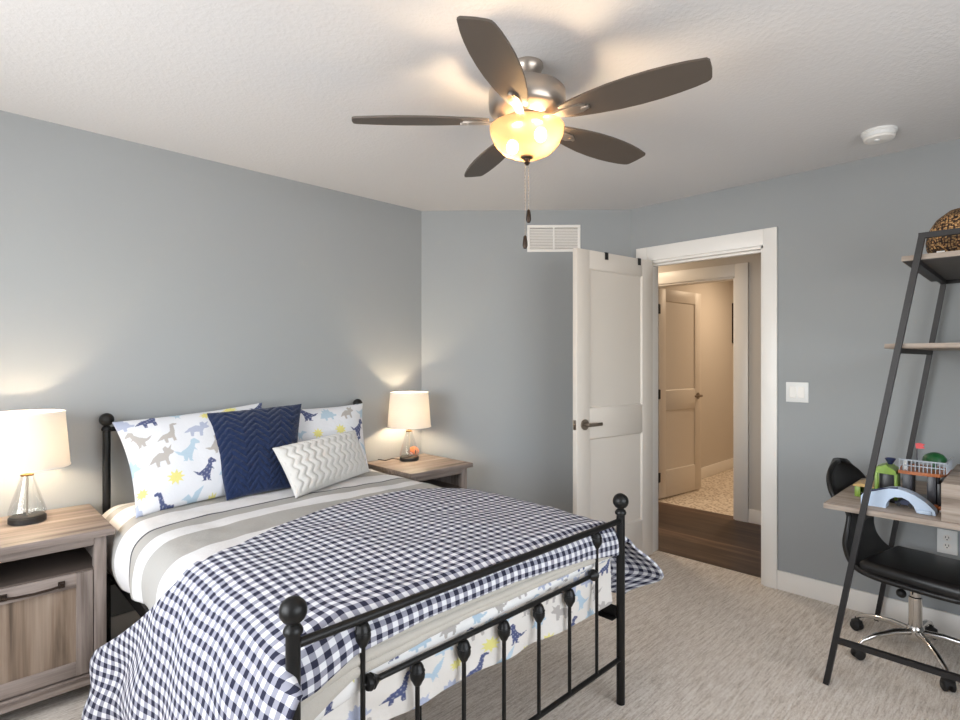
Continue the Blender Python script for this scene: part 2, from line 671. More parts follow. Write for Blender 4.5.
g = G(); g.box((X0 - .3, Y0 - .3, -0.06), (3.655, YL + .3, 0.0))
struct(g.build('floor', M_CARPET))
g = G(); g.box((X0 - .3, Y0 - .3, CEIL), (XR + T, YL + .3, CEIL + .1))
struct(g.build('ceiling', M_CEIL))
g = G(); g.box((X0 - .1, YL, 0), (C1[0] + .25, YL + T, CEIL))
struct(g.build('wall_left', M_WALL))
g = G()
d45 = .12
g.prism([C1, C2, (C2[0] + d45, C2[1] + d45), (C1[0] + d45, C1[1] + d45)], lambda a, b, d: Vector((a, b, d)), 0, CEIL)
struct(g.build('wall_back', M_WALL))
g = G()
g.box((XR, Y0 - .1, 0), (XR + T, DY0, CEIL))
g.box((XR, DY1, 0), (XR + T, C2[1] + .12, CEIL))
g.box((XR, DY0, DH), (XR + T, DY1, CEIL))
struct(g.build('wall_right', M_WALL))


def wall_with_window(name, along_x, lo, hi, at, w0, w1, z0, z1):
    g = G()
    def b(a0, a1, za, zb):
        if along_x: g.box((a0, at - T, za), (a1, at, zb))
        else: g.box((at - T, a0, za), (at, a1, zb))
    b(lo, w0, 0, CEIL); b(w1, hi, 0, CEIL); b(w0, w1, 0, z0); b(w0, w1, z1, CEIL)
    return struct(g.build(name, M_WALL))


def window(name, along_x, at, w0, w1, z0, z1):
    P = (lambda a, t, z: (a, at + t, z)) if along_x else (lambda a, t, z: (at + t, a, z))
    g = G()
    for a0, a1, za, zb in ((w0, w0 + .05, z0, z1), (w1 - .05, w1, z0, z1), (w0, w1, z0, z0 + .05), (w0, w1, z1 - .05, z1),
                           ((w0 + w1) / 2 - .025, (w0 + w1) / 2 + .025, z0, z1)):
        g.box(P(a0, -.09, za), P(a1, -.03, zb), .004)
    for a0, a1, za, zb in ((w0 - .08, w0, z0 - .08, z1 + .08), (w1, w1 + .08, z0 - .08, z1 + .08), (w0, w1, z1, z1 + .08), (w0, w1, z0 - .08, z0)):
        g.box(P(a0, 0, za), P(a1, .016, zb), .003)
    o = struct(g.build(name, M_TRIM))
    p = G(); p.box(P(w0 + .04, -.065, z0 + .04), P(w1 - .04, -.06, z1 - .04))
    p.build('window_pane', M_WINGLASS, o)
    return o


wall_with_window('wall_rear', True, X0 - T, XR + T, Y0, 0.15, 2.35, 0.70, 2.15)
window('window_1', True, Y0, 0.15, 2.35, 0.70, 2.15)
wall_with_window('wall_near', False, Y0, YL + T, X0, 0.55, 2.55, 0.70, 2.15)
window('window_2', False, X0, 0.55, 2.55, 0.70, 2.15)

BB = 0.113


def baseboard(name, boxes, mat=M_TRIM):
    g = G()
    for lo, hi in boxes: g.box(lo, hi, .003)
    return struct(g.build(name, mat))


baseboard('baseboard_left', [((X0, YL - .015, 0), (C1[0], YL, BB))])
baseboard('baseboard_right', [((XR - .015, Y0, 0), (XR, DY0 - .077, BB)), ((XR - .015, DY1 + .085, 0), (XR, C2[1], BB))])
baseboard('baseboard_rear', [((X0, Y0, 0), (XR, Y0 + .015, BB))])
baseboard('baseboard_near', [((X0, Y0, 0), (X0 + .015, YL, BB))])
g = G()
n45 = Vector((-1.086, -1.053, 0)).normalized() * .015
g.prism([C1, C2, (C2[0] + n45.x, C2[1] + n45.y), (C1[0] + n45.x, C1[1] + n45.y)], lambda a, b, d: Vector((a, b, d)), 0, BB)
struct(g.build('baseboard_back', M_TRIM))

# bedroom doorway casing with jamb liner and stop
CW = .077
g = G()
g.box((XR - .018, DY0 - CW, 0), (XR, DY0, DH + .098), .002)
g.box((XR - .018, DY1, 0), (XR, DY1 + .083, DH + .098), .002)
g.box((XR - .018, DY0, DH), (XR, DY1, DH + .098), .002)
g.box((XR - .004, DY0 - .001, 0), (XR + T + .004, DY0 + .016, DH), .001)
g.box((XR - .004, DY1 - .016, 0), (XR + T + .004, DY1 + .001, DH), .001)
g.box((XR - .004, DY0, DH - .016), (XR + T + .004, DY1, DH + .001), .001)
g.box((XR + .04, DY0 + .016, 0), (XR + .075, DY0 + .028, DH - .016), .001)
g.box((XR + .04, DY0 + .016, DH - .03), (XR + .075, DY1 - .016, DH - .016), .001)
for a, b in ((DY0 - .077, DY0 + .0), (DY1, DY1 + .083)):
    g.box((XR + T, a, 0), (XR + T + .018, b, DH + .09), .002)
g.box((XR + T, DY0, DH), (XR + T + .018, DY1, DH + .09), .002)
struct(g.build('trim_1', M_TRIM))

# ---- hallway and bathroom beyond
HX, BX = 4.84, 4.955
BY0, BY1, BH = 1.835, 2.625, 2.068
g = G(); g.box((3.655, -0.6, -0.06), (BX - .02, 4.0, -0.002))
struct(g.build('floor_hallway', M_PLANK))
g = G(); g.box((BX - .02, 0.6, -0.06), (8.1, 2.9, -0.002))
struct(g.build('floor_bathroom', M_TILE))
g = G(); g.box((XR + T, -0.6, CEIL), (8.1, 4.0, CEIL + .1))
struct(g.build('ceiling_hallway', M_CEIL))
g = G()
g.box((HX, -0.6, 0), (BX, BY0, CEIL)); g.box((HX, BY1, 0), (BX, 4.0, CEIL)); g.box((HX, BY0, BH), (BX, BY1, CEIL))
struct(g.build('wall_hallway', M_HALLWALL))
g = G()
g.box((XR + T, -0.7, 0), (BX, -0.6, CEIL)); g.box((XR + T, 4.0, 0), (BX, 4.1, CEIL))
g.box((XR + T, 2.2, 0), (XR + T + .04, 4.0, CEIL))
struct(g.build('wall_hallway_ends', M_HALLWALL))
g = G(); g.box((BX, 2.74, 0), (8.1, 2.86, CEIL))
struct(g.build('wall_bathroom', M_HALLWALL))
g = G(); g.box((8.0, 0.6, 0), (8.1, 2.74, CEIL)); g.box((BX, 0.6, 0), (8.1, 0.7, CEIL))
struct(g.build('wall_bathroom_far', M_HALLWALL))
baseboard('baseboard_bathroom', [((BX, 2.725, 0), (8.0, 2.74, .125))])
baseboard('baseboard_hallway', [((HX - .015, -0.6, 0), (HX, BY0 - .11, BB)), ((HX - .015, BY1 + .11, 0), (HX, 4.0, BB))])
g = G()
g.box((HX - .02, BY0 - .108, 0), (HX, BY0, BH + .105), .002)
g.box((HX - .02, BY1, 0), (HX, BY1 + .108, BH + .105), .002)
g.box((HX - .02, BY0, BH), (HX, BY1, BH + .105), .002)
g.box((HX - .004, BY0 - .001, 0), (BX + .004, BY0 + .016, BH), .001)
g.box((HX - .004, BY1 - .016, 0), (BX + .004, BY1 + .001, BH), .001)
g.box((HX - .004, BY0, BH - .016), (BX + .004, BY1, BH + .001), .001)
struct(g.build('trim_2', M_TRIM))
area('hall_light', (4.25, 2.9, CEIL - .03), (0, 0, 0), .3, .3, HALL_W, (1.0, 0.80, 0.58))
area('bath_light', (6.3, 1.9, CEIL - .03), (0, 0, 0), .5, .4, BATH_W, (1.0, 0.76, 0.52))


def panel_door(name, hinge, ang, width, height, lever_z, metal, hinges=True, flip=1):
    """two-panel shaker door; local +X runs from the hinge to the free edge, thickness along Y"""
    o = bpy.data.objects.new(name, None); col.objects.link(o)
    o['kind'] = 'structure'
    th = .035
    st, tr, lk, br = .115, .115, .19, .24
    zl = .865
    g = G()
    g.box((0, -th / 2, .012), (st, th / 2, height), .0015); g.box((width - st, -th / 2, .012), (width, th / 2, height), .0015)
    for z0, z1 in ((.012, br + .03), (zl, zl + lk), (height - tr, height)):
        g.box((st - .001, -th / 2, z0), (width - st + .001, th / 2, z1), .0015)
    for z0, z1 in ((br + .03, zl), (zl + lk, height - tr)):
        g.box((st - .002, -th / 2 + .010, z0 - .002), (width - st + .002, th / 2 - .010, z1 + .002))
        for s in (-1, 1):                                # sloped sticking round each panel
            y0, y1 = s * (th / 2 - .0105), s * (th / 2 - .001)
            k = .009
            for (a0, a1, b0, b1) in ((st, width - st, z0, z1),):
                V = [(a0, y1, b0), (a1, y1, b0), (a1, y1, b1), (a0, y1, b1),
                     (a0 + k, y0, b0 + k), (a1 - k, y0, b0 + k), (a1 - k, y0, b1 - k), (a0 + k, y0, b1 - k)]
                g.add(V, [[0, 1, 5, 4], [1, 2, 6, 5], [2, 3, 7, 6], [3, 0, 4, 7]])
    slab = g.build('door_slab', M_DOOR, o)
    for s in (-1, 1):
        h = G()
        R = Matrix.Rotation(PI / 2, 4, 'X')
        h.lathe([(.0, -.006), (.033, -.006), (.033, .002), (.026, .006), (.0, .006)], (width - .065, s * (th / 2 + .004), lever_z), 28, M=R)
        h.lathe([(.011, -.025), (.011, .025)], (width - .065, s * (th / 2 + .025), lever_z), 16, M=R)
        h.box((width - .185, s * (th / 2 + .042) - .008, lever_z - .011), (width - .052, s * (th / 2 + .042) + .008, lever_z + .011), .006)
        h.build('lever_handle', metal, o)
    l = G(); l.box((width - .001, -.012, lever_z - .03), (width + .002, .012, lever_z + .03), .001)
    l.box((width, -.006, lever_z - .009), (width + .01, .006, lever_z + .009), .002)
    l.build('latch_plate', metal, o)
    if hinges:
        for z in (.22, height / 2, height - .2):
            q = G()
            q.box((-.012, flip * th / 2 - .004, z - .045), (.022, flip * th / 2 + .003, z + .045), .001)
            q.lathe([(.006, -.048), (.006, .048)], (-.006, flip * (th / 2 + .005), z), 12)
            q.build('hinge', M_BLACKP, o)
    o.location = (hinge[0], hinge[1], 0)
    o.rotation_euler = (0, 0, ang)
    return o


DHX, DHY, DFX, DFY = 3.532, 1.912, 2.782, 2.010
panel_door('door_1', (DHX, DHY), math.atan2(DFY - DHY, DFX - DHX), .757, 2.042, .958, M_SATIN, True, -1)
panel_door('door_2', (BX + .012, BY1 - .008), math.radians(-6.5), .75, 2.05, .985, M_SATIN, True, -1)

# ================================================================== BED FRAME
BXL, BXR, YF, YH = .563, 1.924, 1.17, 3.09
BXC = (BXL + BXR) / 2
bed = thing('bed_frame', 'black metal bed frame with ball finials and slim spindles', 'bed', (BXC, (YF + YH) / 2, 0))


def bed_post(x, y, top, name):
    g = G()
    g.lathe([(.0165, 0), (.0165, top - .082), (.021, top - .080), (.0225, top - .072), (.018, top - .064), (.012, top - .058)], (x, y, 0), 20)
    p = g.build(name, M_BLACK, bed)
    f = G()
    f.lathe([(.012, top - .060), (.011, top - .054)], (x, y, 0), 16)
    f.ball((x, y, top - .029), .031)
    f.build('ball_finial', M_BLACK, p)
    return p


for x in (BXL, BXR):
    bed_post(x, YF, .828, 'footboard_post')
    bed_post(x, YH, 1.105, 'headboard_post')


def spindle(x, y, z0, z1):
    g = G()
    g.tube([(x, y, z0), (x, y, z1)], .0065, 10)
    s = g.build('spindle', M_BLACK, bed)
    k = G()
    k.lathe([(.008, -.040), (.012, -.034), (.0135, -.030), (.0195, -.020), (.0205, -.010), (.0185, -.002), (.021, 0), (.0185, .003),
             (.017, .010), (.013, .018), (.008, .022)], (x, y, z1 - .024), 16)
    k.build('spindle_knob', M_BLACK, s)


def footboard(y, top, mid, low, part):
    g = G(); g.tube([(BXL, y, top), (BXR, y, top)], .0115, 14); g.build(part + '_top_rail', M_BLACK, bed)
    g = G(); g.tube([(BXL, y, low), (BXR, y, low)], .0095, 12); g.build(part + '_bottom_rail', M_BLACK, bed)
    x0, x1 = .743, 1.757
    g = G(); g.tube([(x0, y, mid), (x1, y, mid)], .008, 12)
    for s, xx in ((1, x0), (-1, x1)):
        g.lathe([(.007, .004), (.018, .010), (.021, .018), (.018, .024), (.0205, .027), (.0175, .031), (.012, .040), (.008, .046)], (xx, y, mid), 16,
                M=Matrix.Rotation(s * PI / 2, 4, 'Y'))
    g.build(part + '_middle_rail', M_BLACK, bed)
    for i in range(7):
        x = x0 + (x1 - x0) * i / 6
        spindle(x, y, low, (top if i in (0, 6) else mid) - .006)


footboard(YF, .722, .558, .178, 'footboard')
footboard(YH, 1.030, .80, .30, 'headboard')
for x in (BXL + .012, BXR - .012):
    g = G()
    g.box((x - .004, YF + .012, .335), (x + .004, YH - .012, .385), .001)
    g.box((x - (.03 if x > BXC else 0), YF + .012, .335), (x + (0 if x > BXC else .03), YH - .012, .341), .001)
    g.build('side_rail', M_BLACK, bed)
for i in range(5):
    y = YF + .2 + i * .38
    g = G(); g.box((BXL + .02, y - .02, .341), (BXR - .02, y + .02, .360), .002); g.build('bed_slat', M_BLACK, bed)
for y in (YF + .42, YF + 1.15):
    g = G(); g.tube([(BXC, y, 0), (BXC, y, .345)], .012, 10); g.build('centre_leg', M_BLACK, bed)

# ================================================================== BEDDING
MX0, MX1, MY0, MY1 = .585, 1.90, 1.245, 3.06
g = G(); g.box((MX0, MY0, .362), (MX1, MY1, .635), .04, seg=3)
tag(g.build('mattress', M_MATTRESS), 'cream mattress under the bedding on the black metal bed', 'mattress')


def nz(x, y, z, s):
    return noise.noise(Vector((x * s, y * s, z * s)))


def cross_path(pts, n=160):
    """smooth polyline resampled by arc length -> function tau -> (x, z), length"""
    P = [Vector((p[0], p[1], 0)) for p in pts]
    out = []
    m = len(P)
    for i in range(m - 1):
        p0, p1, p2, p3 = P[max(i - 1, 0)], P[i], P[i + 1], P[min(i + 2, m - 1)]
        for k in range(24):
            t = k / 24
            out.append(0.5 * ((2 * p1) + (-p0 + p2) * t + (2 * p0 - 5 * p1 + 4 * p2 - p3) * t * t + (-p0 + 3 * p1 - 3 * p2 + p3) * t ** 3))
    out.append(P[-1])
    xs = np.array([p.x for p in out]); zs = np.array([p.y for p in out])
    L = np.concatenate([[0], np.cumsum(np.hypot(np.diff(xs), np.diff(zs)))])
    return (lambda a: (float(np.interp(a * L[-1], L, xs)), float(np.interp(a * L[-1], L, zs)))), float(L[-1])


# dinosaur sheet: hangs in gentle folds over the foot end of the mattress
SW = 1.32
def sheet_fn(a, b):
    x = .578 + SW * a
    hem = interp(x, [.58, .8, 1.02, 1.3, 1.8, 1.9], [.40, .405, .415, .405, .385, .40])
    if b < .25:                                         # part lying on the mattress top
        t = b / .25
        return (x, 1.50 - .25 * t, .645 - .004 * t)
    t = (b - .25) / .75
    z = .641 + (hem - .641) * t
    y = 1.235 - .028 * smooth(0, .18, t)
    fold = .007 * math.sin(x * 21 + 3.0 * t + 2 * nz(x, z, 0, 3)) * smooth(.2, .7, t) + .006 * nz(x, z, 4, 9)
    diag = .006 * math.sin((x * 1.0 + z * 1.2) * 34) * smooth(.4, .8, t) * (0.5 + 0.5 * nz(x, 0, 2, 2))
    return (x, y - .004 + min(fold + diag, .010), z)


sheet = grid('dinosaur_sheet', sheet_fn, 440, 150, M_PRINT, None, uv=lambda a, b: (a * SW, (1 - b) * .48),
             colour=dino_print(SW, .5, 12, .11, .118, lin(226, 221, 214)), thick=.004, off=-1)
tag(sheet, 'white dinosaur print sheet hanging over the foot of the bed', 'sheet')


# folded-back dinosaur border above it
def flap_fn(a, b):
    x = .585 + 1.29 * a
    top = .612 + .010 * math.sin(x * 3 + 1)
    drop = interp(x, [.58, .75, .95, 1.3, 1.9], [.12, .085, .065, .05, .045])
    z = top - drop * b
    y = 1.203 - .014 * math.sin(PI * b) - .004 * nz(x, z, 1, 12)
    return (x, y, z)


flap = grid('sheet_border', flap_fn, 440, 26, M_PRINT, sheet, uv=lambda a, b: (a * 1.29, .3 - .1 * b),
            colour=dino_print(1.3, .4, 5, .09, .105, lin(238, 236, 233)), thick=.005, off=0)


# beige blanket: two soft rolled layers showing under the gingham at the foot
def blanket_fn(a, b):
    x = .562 + 1.345 * a
    e = min(1.0, a / .03, (1 - a) / .03)
    hem = interp(x, [.56, .62, .72, .95, 1.3, 1.7, 1.9], [.49, .525, .575, .600, .606, .600, .590]) + .006 * nz(x, 0, 3, 5)
    top = .676
    if b < .2:
        return (x, 1.46 - .22 * b / .2, top - .002 + .002 * e)
    if b < .34:                                         # rounds over the edge
        t = (b - .2) / .14 * PI / 2
        return (x, 1.24 - .052 * math.sin(t), top - .045 + .045 * math.cos(t))
    t = (b - .34) / .66
    z = (top - .045) + (hem - (top - .045)) * t
    roll = .011 * abs(math.sin(PI * (t * 2.0 + .10 * nz(x, 0, 6, 3)))) ** .7
    return (x, 1.190 - roll + .008 * smooth(.9, 1, t), z)


bl = grid('folded_blanket', blanket_fn, 160, 70, M_BLANKET, None, thick=.008, off=-1)
tag(bl, 'beige blanket layer showing between gingham quilt and dinosaur sheet at bed foot', 'blanket')

# striped comforter
prof_c, Lc = cross_path([(.535, .415), (.510, .48), (.503, .56), (.520, .630), (.565, .678), (.63, .697), (.80, .700), (1.243, .704), (1.70, .700),
                         (1.86, .694), (1.925, .66), (1.955, .60), (1.965, .50), (1.96, .42)])


def comforter_fn(a, b):
    x, z = prof_c(a)
    y = 1.55 + (3.055 - 1.55) * b
    side = smooth(.66, .56, x) + smooth(1.86, 1.93, x)
    if x < 1 and z < .55:                               # left hem rises towards the foot
        hem = .415 + .10 * smooth(2.75, 2.05, y)
        z = max(z, hem - .002 * (0.55 - z))
    puff = .006 * nz(x, y, 0, 5) + .004 * nz(x, y, 3, 11)
    z2 = z + puff * (1 - side) + .012 * smooth(1.9, 1.6, y) * 0
    x2 = x - (.010 * nz(y, z, 1, 6) + .006 * math.sin(y * 23 + z * 9)) * side * (1 if x < 1 else -1) * smooth(.69, .55, z)
    if y > 2.9: z2 -= .02 * smooth(2.9, 3.055, y)
    return (x2, y, z2)


cm = grid('comforter', comforter_fn, 150, 110, M_STRIPE, None, uv=lambda a, b: (a * Lc, 1.55 + 1.505 * b + .012 * nz(a * 3, b * 3, 0, 1.2) + .10 * smooth(.45, 0, a) - .01),
          thick=.014, off=-1)
tag(cm, 'grey and white striped comforter tucked across the head half of the bed', 'comforter')

# gingham quilt, thrown across the foot of the bed
prof_q, Lq = cross_path([(.412, .022), (.420, .12), (.433, .25), (.455, .37), (.478, .48), (.500, .57), (.535, .645), (.590, .695), (.68, .716),
                         (.90, .722), (1.243, .727), (1.60, .724), (1.82, .716), (1.915, .695), (1.965, .64), (2.00, .57), (2.045, .49), (2.085, .41), (2.11, .34)])


def q_head(x, z):
    if x < .68 and z < .70:
        return interp(z, [.02, .12, .24, .30, .37, .50, .58, .65, .70], [2.30, 2.38, 2.43, 2.40, 2.29, 2.09, 1.97, 1.91, 1.90])
    if x > 1.9:
        return interp(z, [.37, .5, .64, .70], [1.72, 1.80, 1.90, 1.95])
    return interp(x, [.60, .73, .89, 1.03, 1.30, 1.58, 1.77, 1.92], [1.875, 1.92, 2.01, 2.07, 2.13, 2.135, 2.06, 1.94])


FOOT_A = [.56, .62, .72, .95, 1.3, 1.7, 1.9]
FOOT_Z = [.585, .595, .640, .657, .655, .625, .590]


def quilt_fn(a, b):
    x, z = prof_q(a)
    yh = q_head(x, z)
    left, right = smooth(.575, .528, x), smooth(1.90, 1.99, x)
    top = (1 - left) * (1 - right)
    # lengthwise: head edge -> foot, then over the foot edge
    drop = max(0.0, z - interp(min(max(x, .56), 1.9), FOOT_A, FOOT_Z)) * top
    yf = 1.178 * top + (1.088 - .05 * smooth(.62, .3, z)) * left + (1.165 - .06 * smooth(.62, .46, z) + .17 * smooth(.46, .33, z)) * right
    rad = .055
    total = (yh - yf) + drop
    s = b * total
    flat = (yh - yf) - rad
    y, zz = yh - s, z
    if s > flat and drop > .004:
        t = min(1.0, (s - flat) / (rad + drop))
        ang = t * PI / 2
        y = yf + rad * (1 - math.sin(min(ang * 1.25, PI / 2)))
        zz = z - drop * (t ** 1.35)
    # puff and wrinkles
    w = .007 * nz(x, y, 0, 4.5) + .004 * nz(x * .6 + y, y, 2, 12)
    zz += w * top * (1 - smooth(yf + .10, yf, y))
    sag = .018 * math.exp(-((y - 1.45) / .35) ** 2) * top * smooth(.9, 1.2, x) * 0
    zz -= sag
    if left > 0:
        f = smooth(.55, .12, z)
        x += left * (.022 * math.sin(y * 15 + 1.0) * f + .012 * nz(y, z, 5, 7) + .010 * math.sin((y * 1.0 + z * 1.6) * 17) * f)
        x -= .02 * left * smooth(2.2, 2.42, y) * smooth(.45, .25, z)
    if right > 0:
        f = smooth(.66, .42, z)
        x += right * (.020 * math.sin(y * 17 + .5) * f + .010 * nz(y, z, 8, 8))
        x += right * (.045 * f + .035 * math.sin(PI * smooth(.70, .34, z))) * smooth(1.40, 1.12, y)
    return (x, y, max(zz, .012))


def quilt_uv(a, b):
    x, z = prof_q(a)
    yh = q_head(x, z)
    y = yh - b * (yh - 1.15)
    return (a * Lq + .015 * nz(a * 4, b * 3, 0, 1), y + .05 * math.sin(a * 3.0) + .012 * nz(a * 5, b * 4, 5, 1))


qu = grid('gingham_quilt', quilt_fn, 260, 150, M_GINGHAM, None, uv=quilt_uv, thick=.010, off=-1)
tag(qu, 'navy and white gingham check quilt spread over the foot of the bed', 'quilt')


# ---- pillows
def pillow(name, TL, TR, BR, BL, T0, mat, label, cat='pillow', group=None, colour=None, nu=120, nv=90, surf=None, pinch=.075, back=True, pw=2.4):
    TL, TR, BR, BL = map(Vector, (TL, TR, BR, BL))
    w = ((TR - TL).length + (BR - BL).length) / 2
    h = ((TL - BL).length + (TR - BR).length) / 2
    N = (TR - TL).cross(BL - TL).normalized()
    if N.y > 0: N = -N
    c0 = (TL + TR + BR + BL) / 4

    def P(a, b, side):
        u, v = 2 * a - 1, 2 * b - 1
        # pinch the edges inwards between the corners
        uu = u * (1 - pinch * (1 - v * v) * abs(u))
        vv = v * (1 - pinch * (1 - u * u) * abs(v))
        s, t = (uu + 1) / 2, (vv + 1) / 2
        p = (BL * (1 - s) + BR * s) * (1 - t) + (TL * (1 - s) + TR * s) * t
        k = max(0.0, (1 - abs(u) ** pw) * (1 - abs(v) ** pw)) ** .55
        d = T0 * k + .003
        if side > 0 and surf: d += surf(a * w, b * h) * min(1, k * 2.5)
        d += .006 * nz(p.x, p.z, 1, 8) * k
        return p + N * d * side
    V, U = [], []
    for side in (1, -1):
        for j in range(nv):
            for i in range(nu):
                a, b = i / (nu - 1), j / (nv - 1)
                V.append(P(a, b, side)); U.append((a * w, b * h))
    F = []
    o = nu * nv
    for j in range(nv - 1):
        for i in range(nu - 1):
            k = j * nu + i
            F.append((k, k + 1, k + 1 + nu, k + nu)); F.append((o + k + nu, o + k + 1 + nu, o + k + 1, o + k))
    def edge(k, k2): F.append((k2, k, o + k, o + k2))
    for i in range(nu - 1):
        edge(i, i + 1); edge((nv - 1) * nu + i + 1, (nv - 1) * nu + i)
    for j in range(nv - 1):
        edge((j + 1) * nu, j * nu); edge(j * nu + nu - 1, (j + 1) * nu + nu - 1)
    me = bpy.data.meshes.new(name)
    base = Vector((c0.x, c0.y, min(BL.z, BR.z)))
    me.from_pydata([(p - base)[:] for p in V], [], F)
    me.materials.append(mat)
    set_uv(me, U)
    if colour: set_col(me, colour(np.array(U)))
    bm = bmesh.new(); bm.from_mesh(me); bmesh.ops.recalc_face_normals(bm, faces=bm.faces[:]); bm.to_mesh(me); bm.free()
    me.polygons.foreach_set('use_smooth', [True] * len(me.polygons))
    ob = bpy.data.objects.new(name, me); col.objects.link(ob)
    ob.location = base
    tag(ob, label, cat, group)
    return ob


pillow('dinosaur_pillow', (.575, 3.035, 1.066), (1.285, 3.050, 1.118), (1.22, 2.78, .698), (.585, 2.650, .698), .075, M_PRINT,
       'white dinosaur print pillow at the end of the bed beside the left nightstand', group='dinosaur print pillows',
       colour=dino_print(.68, .50, 3, .122, .132), nu=300, nv=210)
pillow('dinosaur_pillow', (1.310, 3.045, 1.075), (1.925, 3.035, 1.080), (1.862, 2.87, .698), (1.30, 2.82, .698), .085, M_PRINT,
       'white dinosaur print pillow behind the small grey cushion', group='dinosaur print pillows',
       colour=dino_print(.66, .48, 21, .122, .132), nu=300, nv=210)


def chevron(u, v):
    z = abs(((u * 8.2) % 1.0) - .5) * .13
    q = (v + z + .004 * nz(u, v, 0, 40)) / .042
    return .007 * abs(math.sin(PI * q)) ** .7 + .003 * nz(u, v, 3, 60) - .004


def ribs(u, v):
    k = u / .046 + .24 * math.sin(v * 2 * PI / .062)
    return .009 * abs(math.sin(PI * k)) ** .6 - .004


pillow('navy_cushion', (.965, 2.955, 1.087), (1.452, 2.915, 1.110), (1.290, 2.660, .712), (.955, 2.660, .703), .062, M_NAVY,
       'square navy blue plush cushion with a chevron pattern', 'cushion', nu=150, nv=150, surf=chevron, pinch=.03)
pillow('grey_cushion', (1.165, 2.640, .925), (1.690, 2.745, .958), (1.750, 2.690, .722), (1.195, 2.455, .708), .062, M_GREYFUR,
       'small oblong pale grey cushion with wavy ribbed pile', 'cushion', nu=190, nv=90, surf=ribs, pinch=.04)

# ================================================================== NIGHTSTANDS
NZ = .68


def nightstand(x0, x1, y0, y1):
    o = thing('nightstand', 'weathered grey oak nightstand at the left edge, whole front in view', 'nightstand', ((x0 + x1) / 2, (y0 + y1) / 2, 0), 'matching nightstands beside the bed')
    bx0, bx1, by0, by1 = x0 + .022, x1 - .022, y0 + .035, y1 - .01
    g = G(); g.box((x0, y0, NZ - .028), (x1, y1, NZ), .003); g.build('top_board', M_OAKX, o)
    g = G()
    st = .042
    for sx in (bx0, bx1 - st):
        g.box((sx, by0, 0), (sx + st, by0 + .04, NZ - .028), .002)
        g.box((sx, by1 - .04, 0), (sx + st, by1, NZ - .028), .002)
        xs = sx + .006 if sx == bx0 else sx + st - .024
        g.box((xs, by0 + .03, .075), (xs + .018, by1 - .03, NZ - .028), .001)
    g.box((bx0 + .01, by1 - .02, .075), (bx1 - .01, by1 - .008, NZ - .03))
    g.build('side_frame', M_OAKZ, o)
    g = G()
    g.box((bx0 + st, by0 + .003, NZ - .066), (bx1 - st, by0 + .03, NZ - .028), .002)
    g.build('top_rail', M_OAKX, o)
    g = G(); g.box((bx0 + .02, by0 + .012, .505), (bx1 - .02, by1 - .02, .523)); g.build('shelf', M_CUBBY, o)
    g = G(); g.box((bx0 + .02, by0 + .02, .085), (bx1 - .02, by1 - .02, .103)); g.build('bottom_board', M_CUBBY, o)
    g = G()
    g.box((bx0 + st, by0 + .004, .060), (bx1 - st, by0 + .03, .098), .002)
    g.box((bx0 + st, by0 - .006, .096), (bx1 - st, by0 + .03, .106), .002)
    g.build('bottom_rail', M_OAKX, o)
    # drop-front door
    dx0, dx1, dz0, dz1, fr = bx0 + st + .003, bx1 - st - .003, .112, .516, .055
    g = G()
    g.box((dx0, by0 + .001, dz0), (dx0 + fr, by0 + .021, dz1), .0015, 1); g.box((dx1 - fr, by0 + .001, dz0), (dx1, by0 + .021, dz1), .0015, 1)
    g.box((dx0 + fr, by0 + .001, dz0), (dx1 - fr, by0 + .021, dz0 + fr), .0015, 0); g.box((dx0 + fr, by0 + .001, dz1 - fr), (dx1 - fr, by0 + .021, dz1), .0015, 0)
    d = g.build('door', [M_OAKX, M_OAKZ], o)
    g = G(); g.box((dx0 + fr - .004, by0 + .011, dz0 + fr - .004), (dx1 - fr + .004, by0 + .017, dz1 - fr + .004)); g.build('door_panel', M_OAKZD, d)
    xc, hz = (x0 + x1) / 2, dz1 - .030
    g = G()
    for s in (-1, 1):
        g.box((xc + s * .086 - .011, by0 - .003, hz - .013), (xc + s * .086 + .011, by0 + .003, hz + .013), .001)
        g.box((xc + s * .086 - .007, by0 - .016, hz - .007), (xc + s * .086 + .007, by0, hz + .007), .002)
    g.tube([(xc - .088, by0 - .016, hz), (xc - .05, by0 - .024, hz - .002), (xc, by0 - .027, hz - .003), (xc + .05, by0 - .024, hz - .002), (xc + .088, by0 - .016, hz)], .0048, 10)
    g.build('bar_handle', M_BRONZE, d)
    return o


NLX0, NLX1, NY0, NY1 = -.003, .507, 2.628, 3.146
ns = nightstand(NLX0, NLX1, NY0, NY1)
ns2 = copy_tree(ns)
ns2.location.x += 2.000 - NLX0
ns2['label'] = 'weathered grey oak nightstand in the far corner, mostly hidden behind the bed'


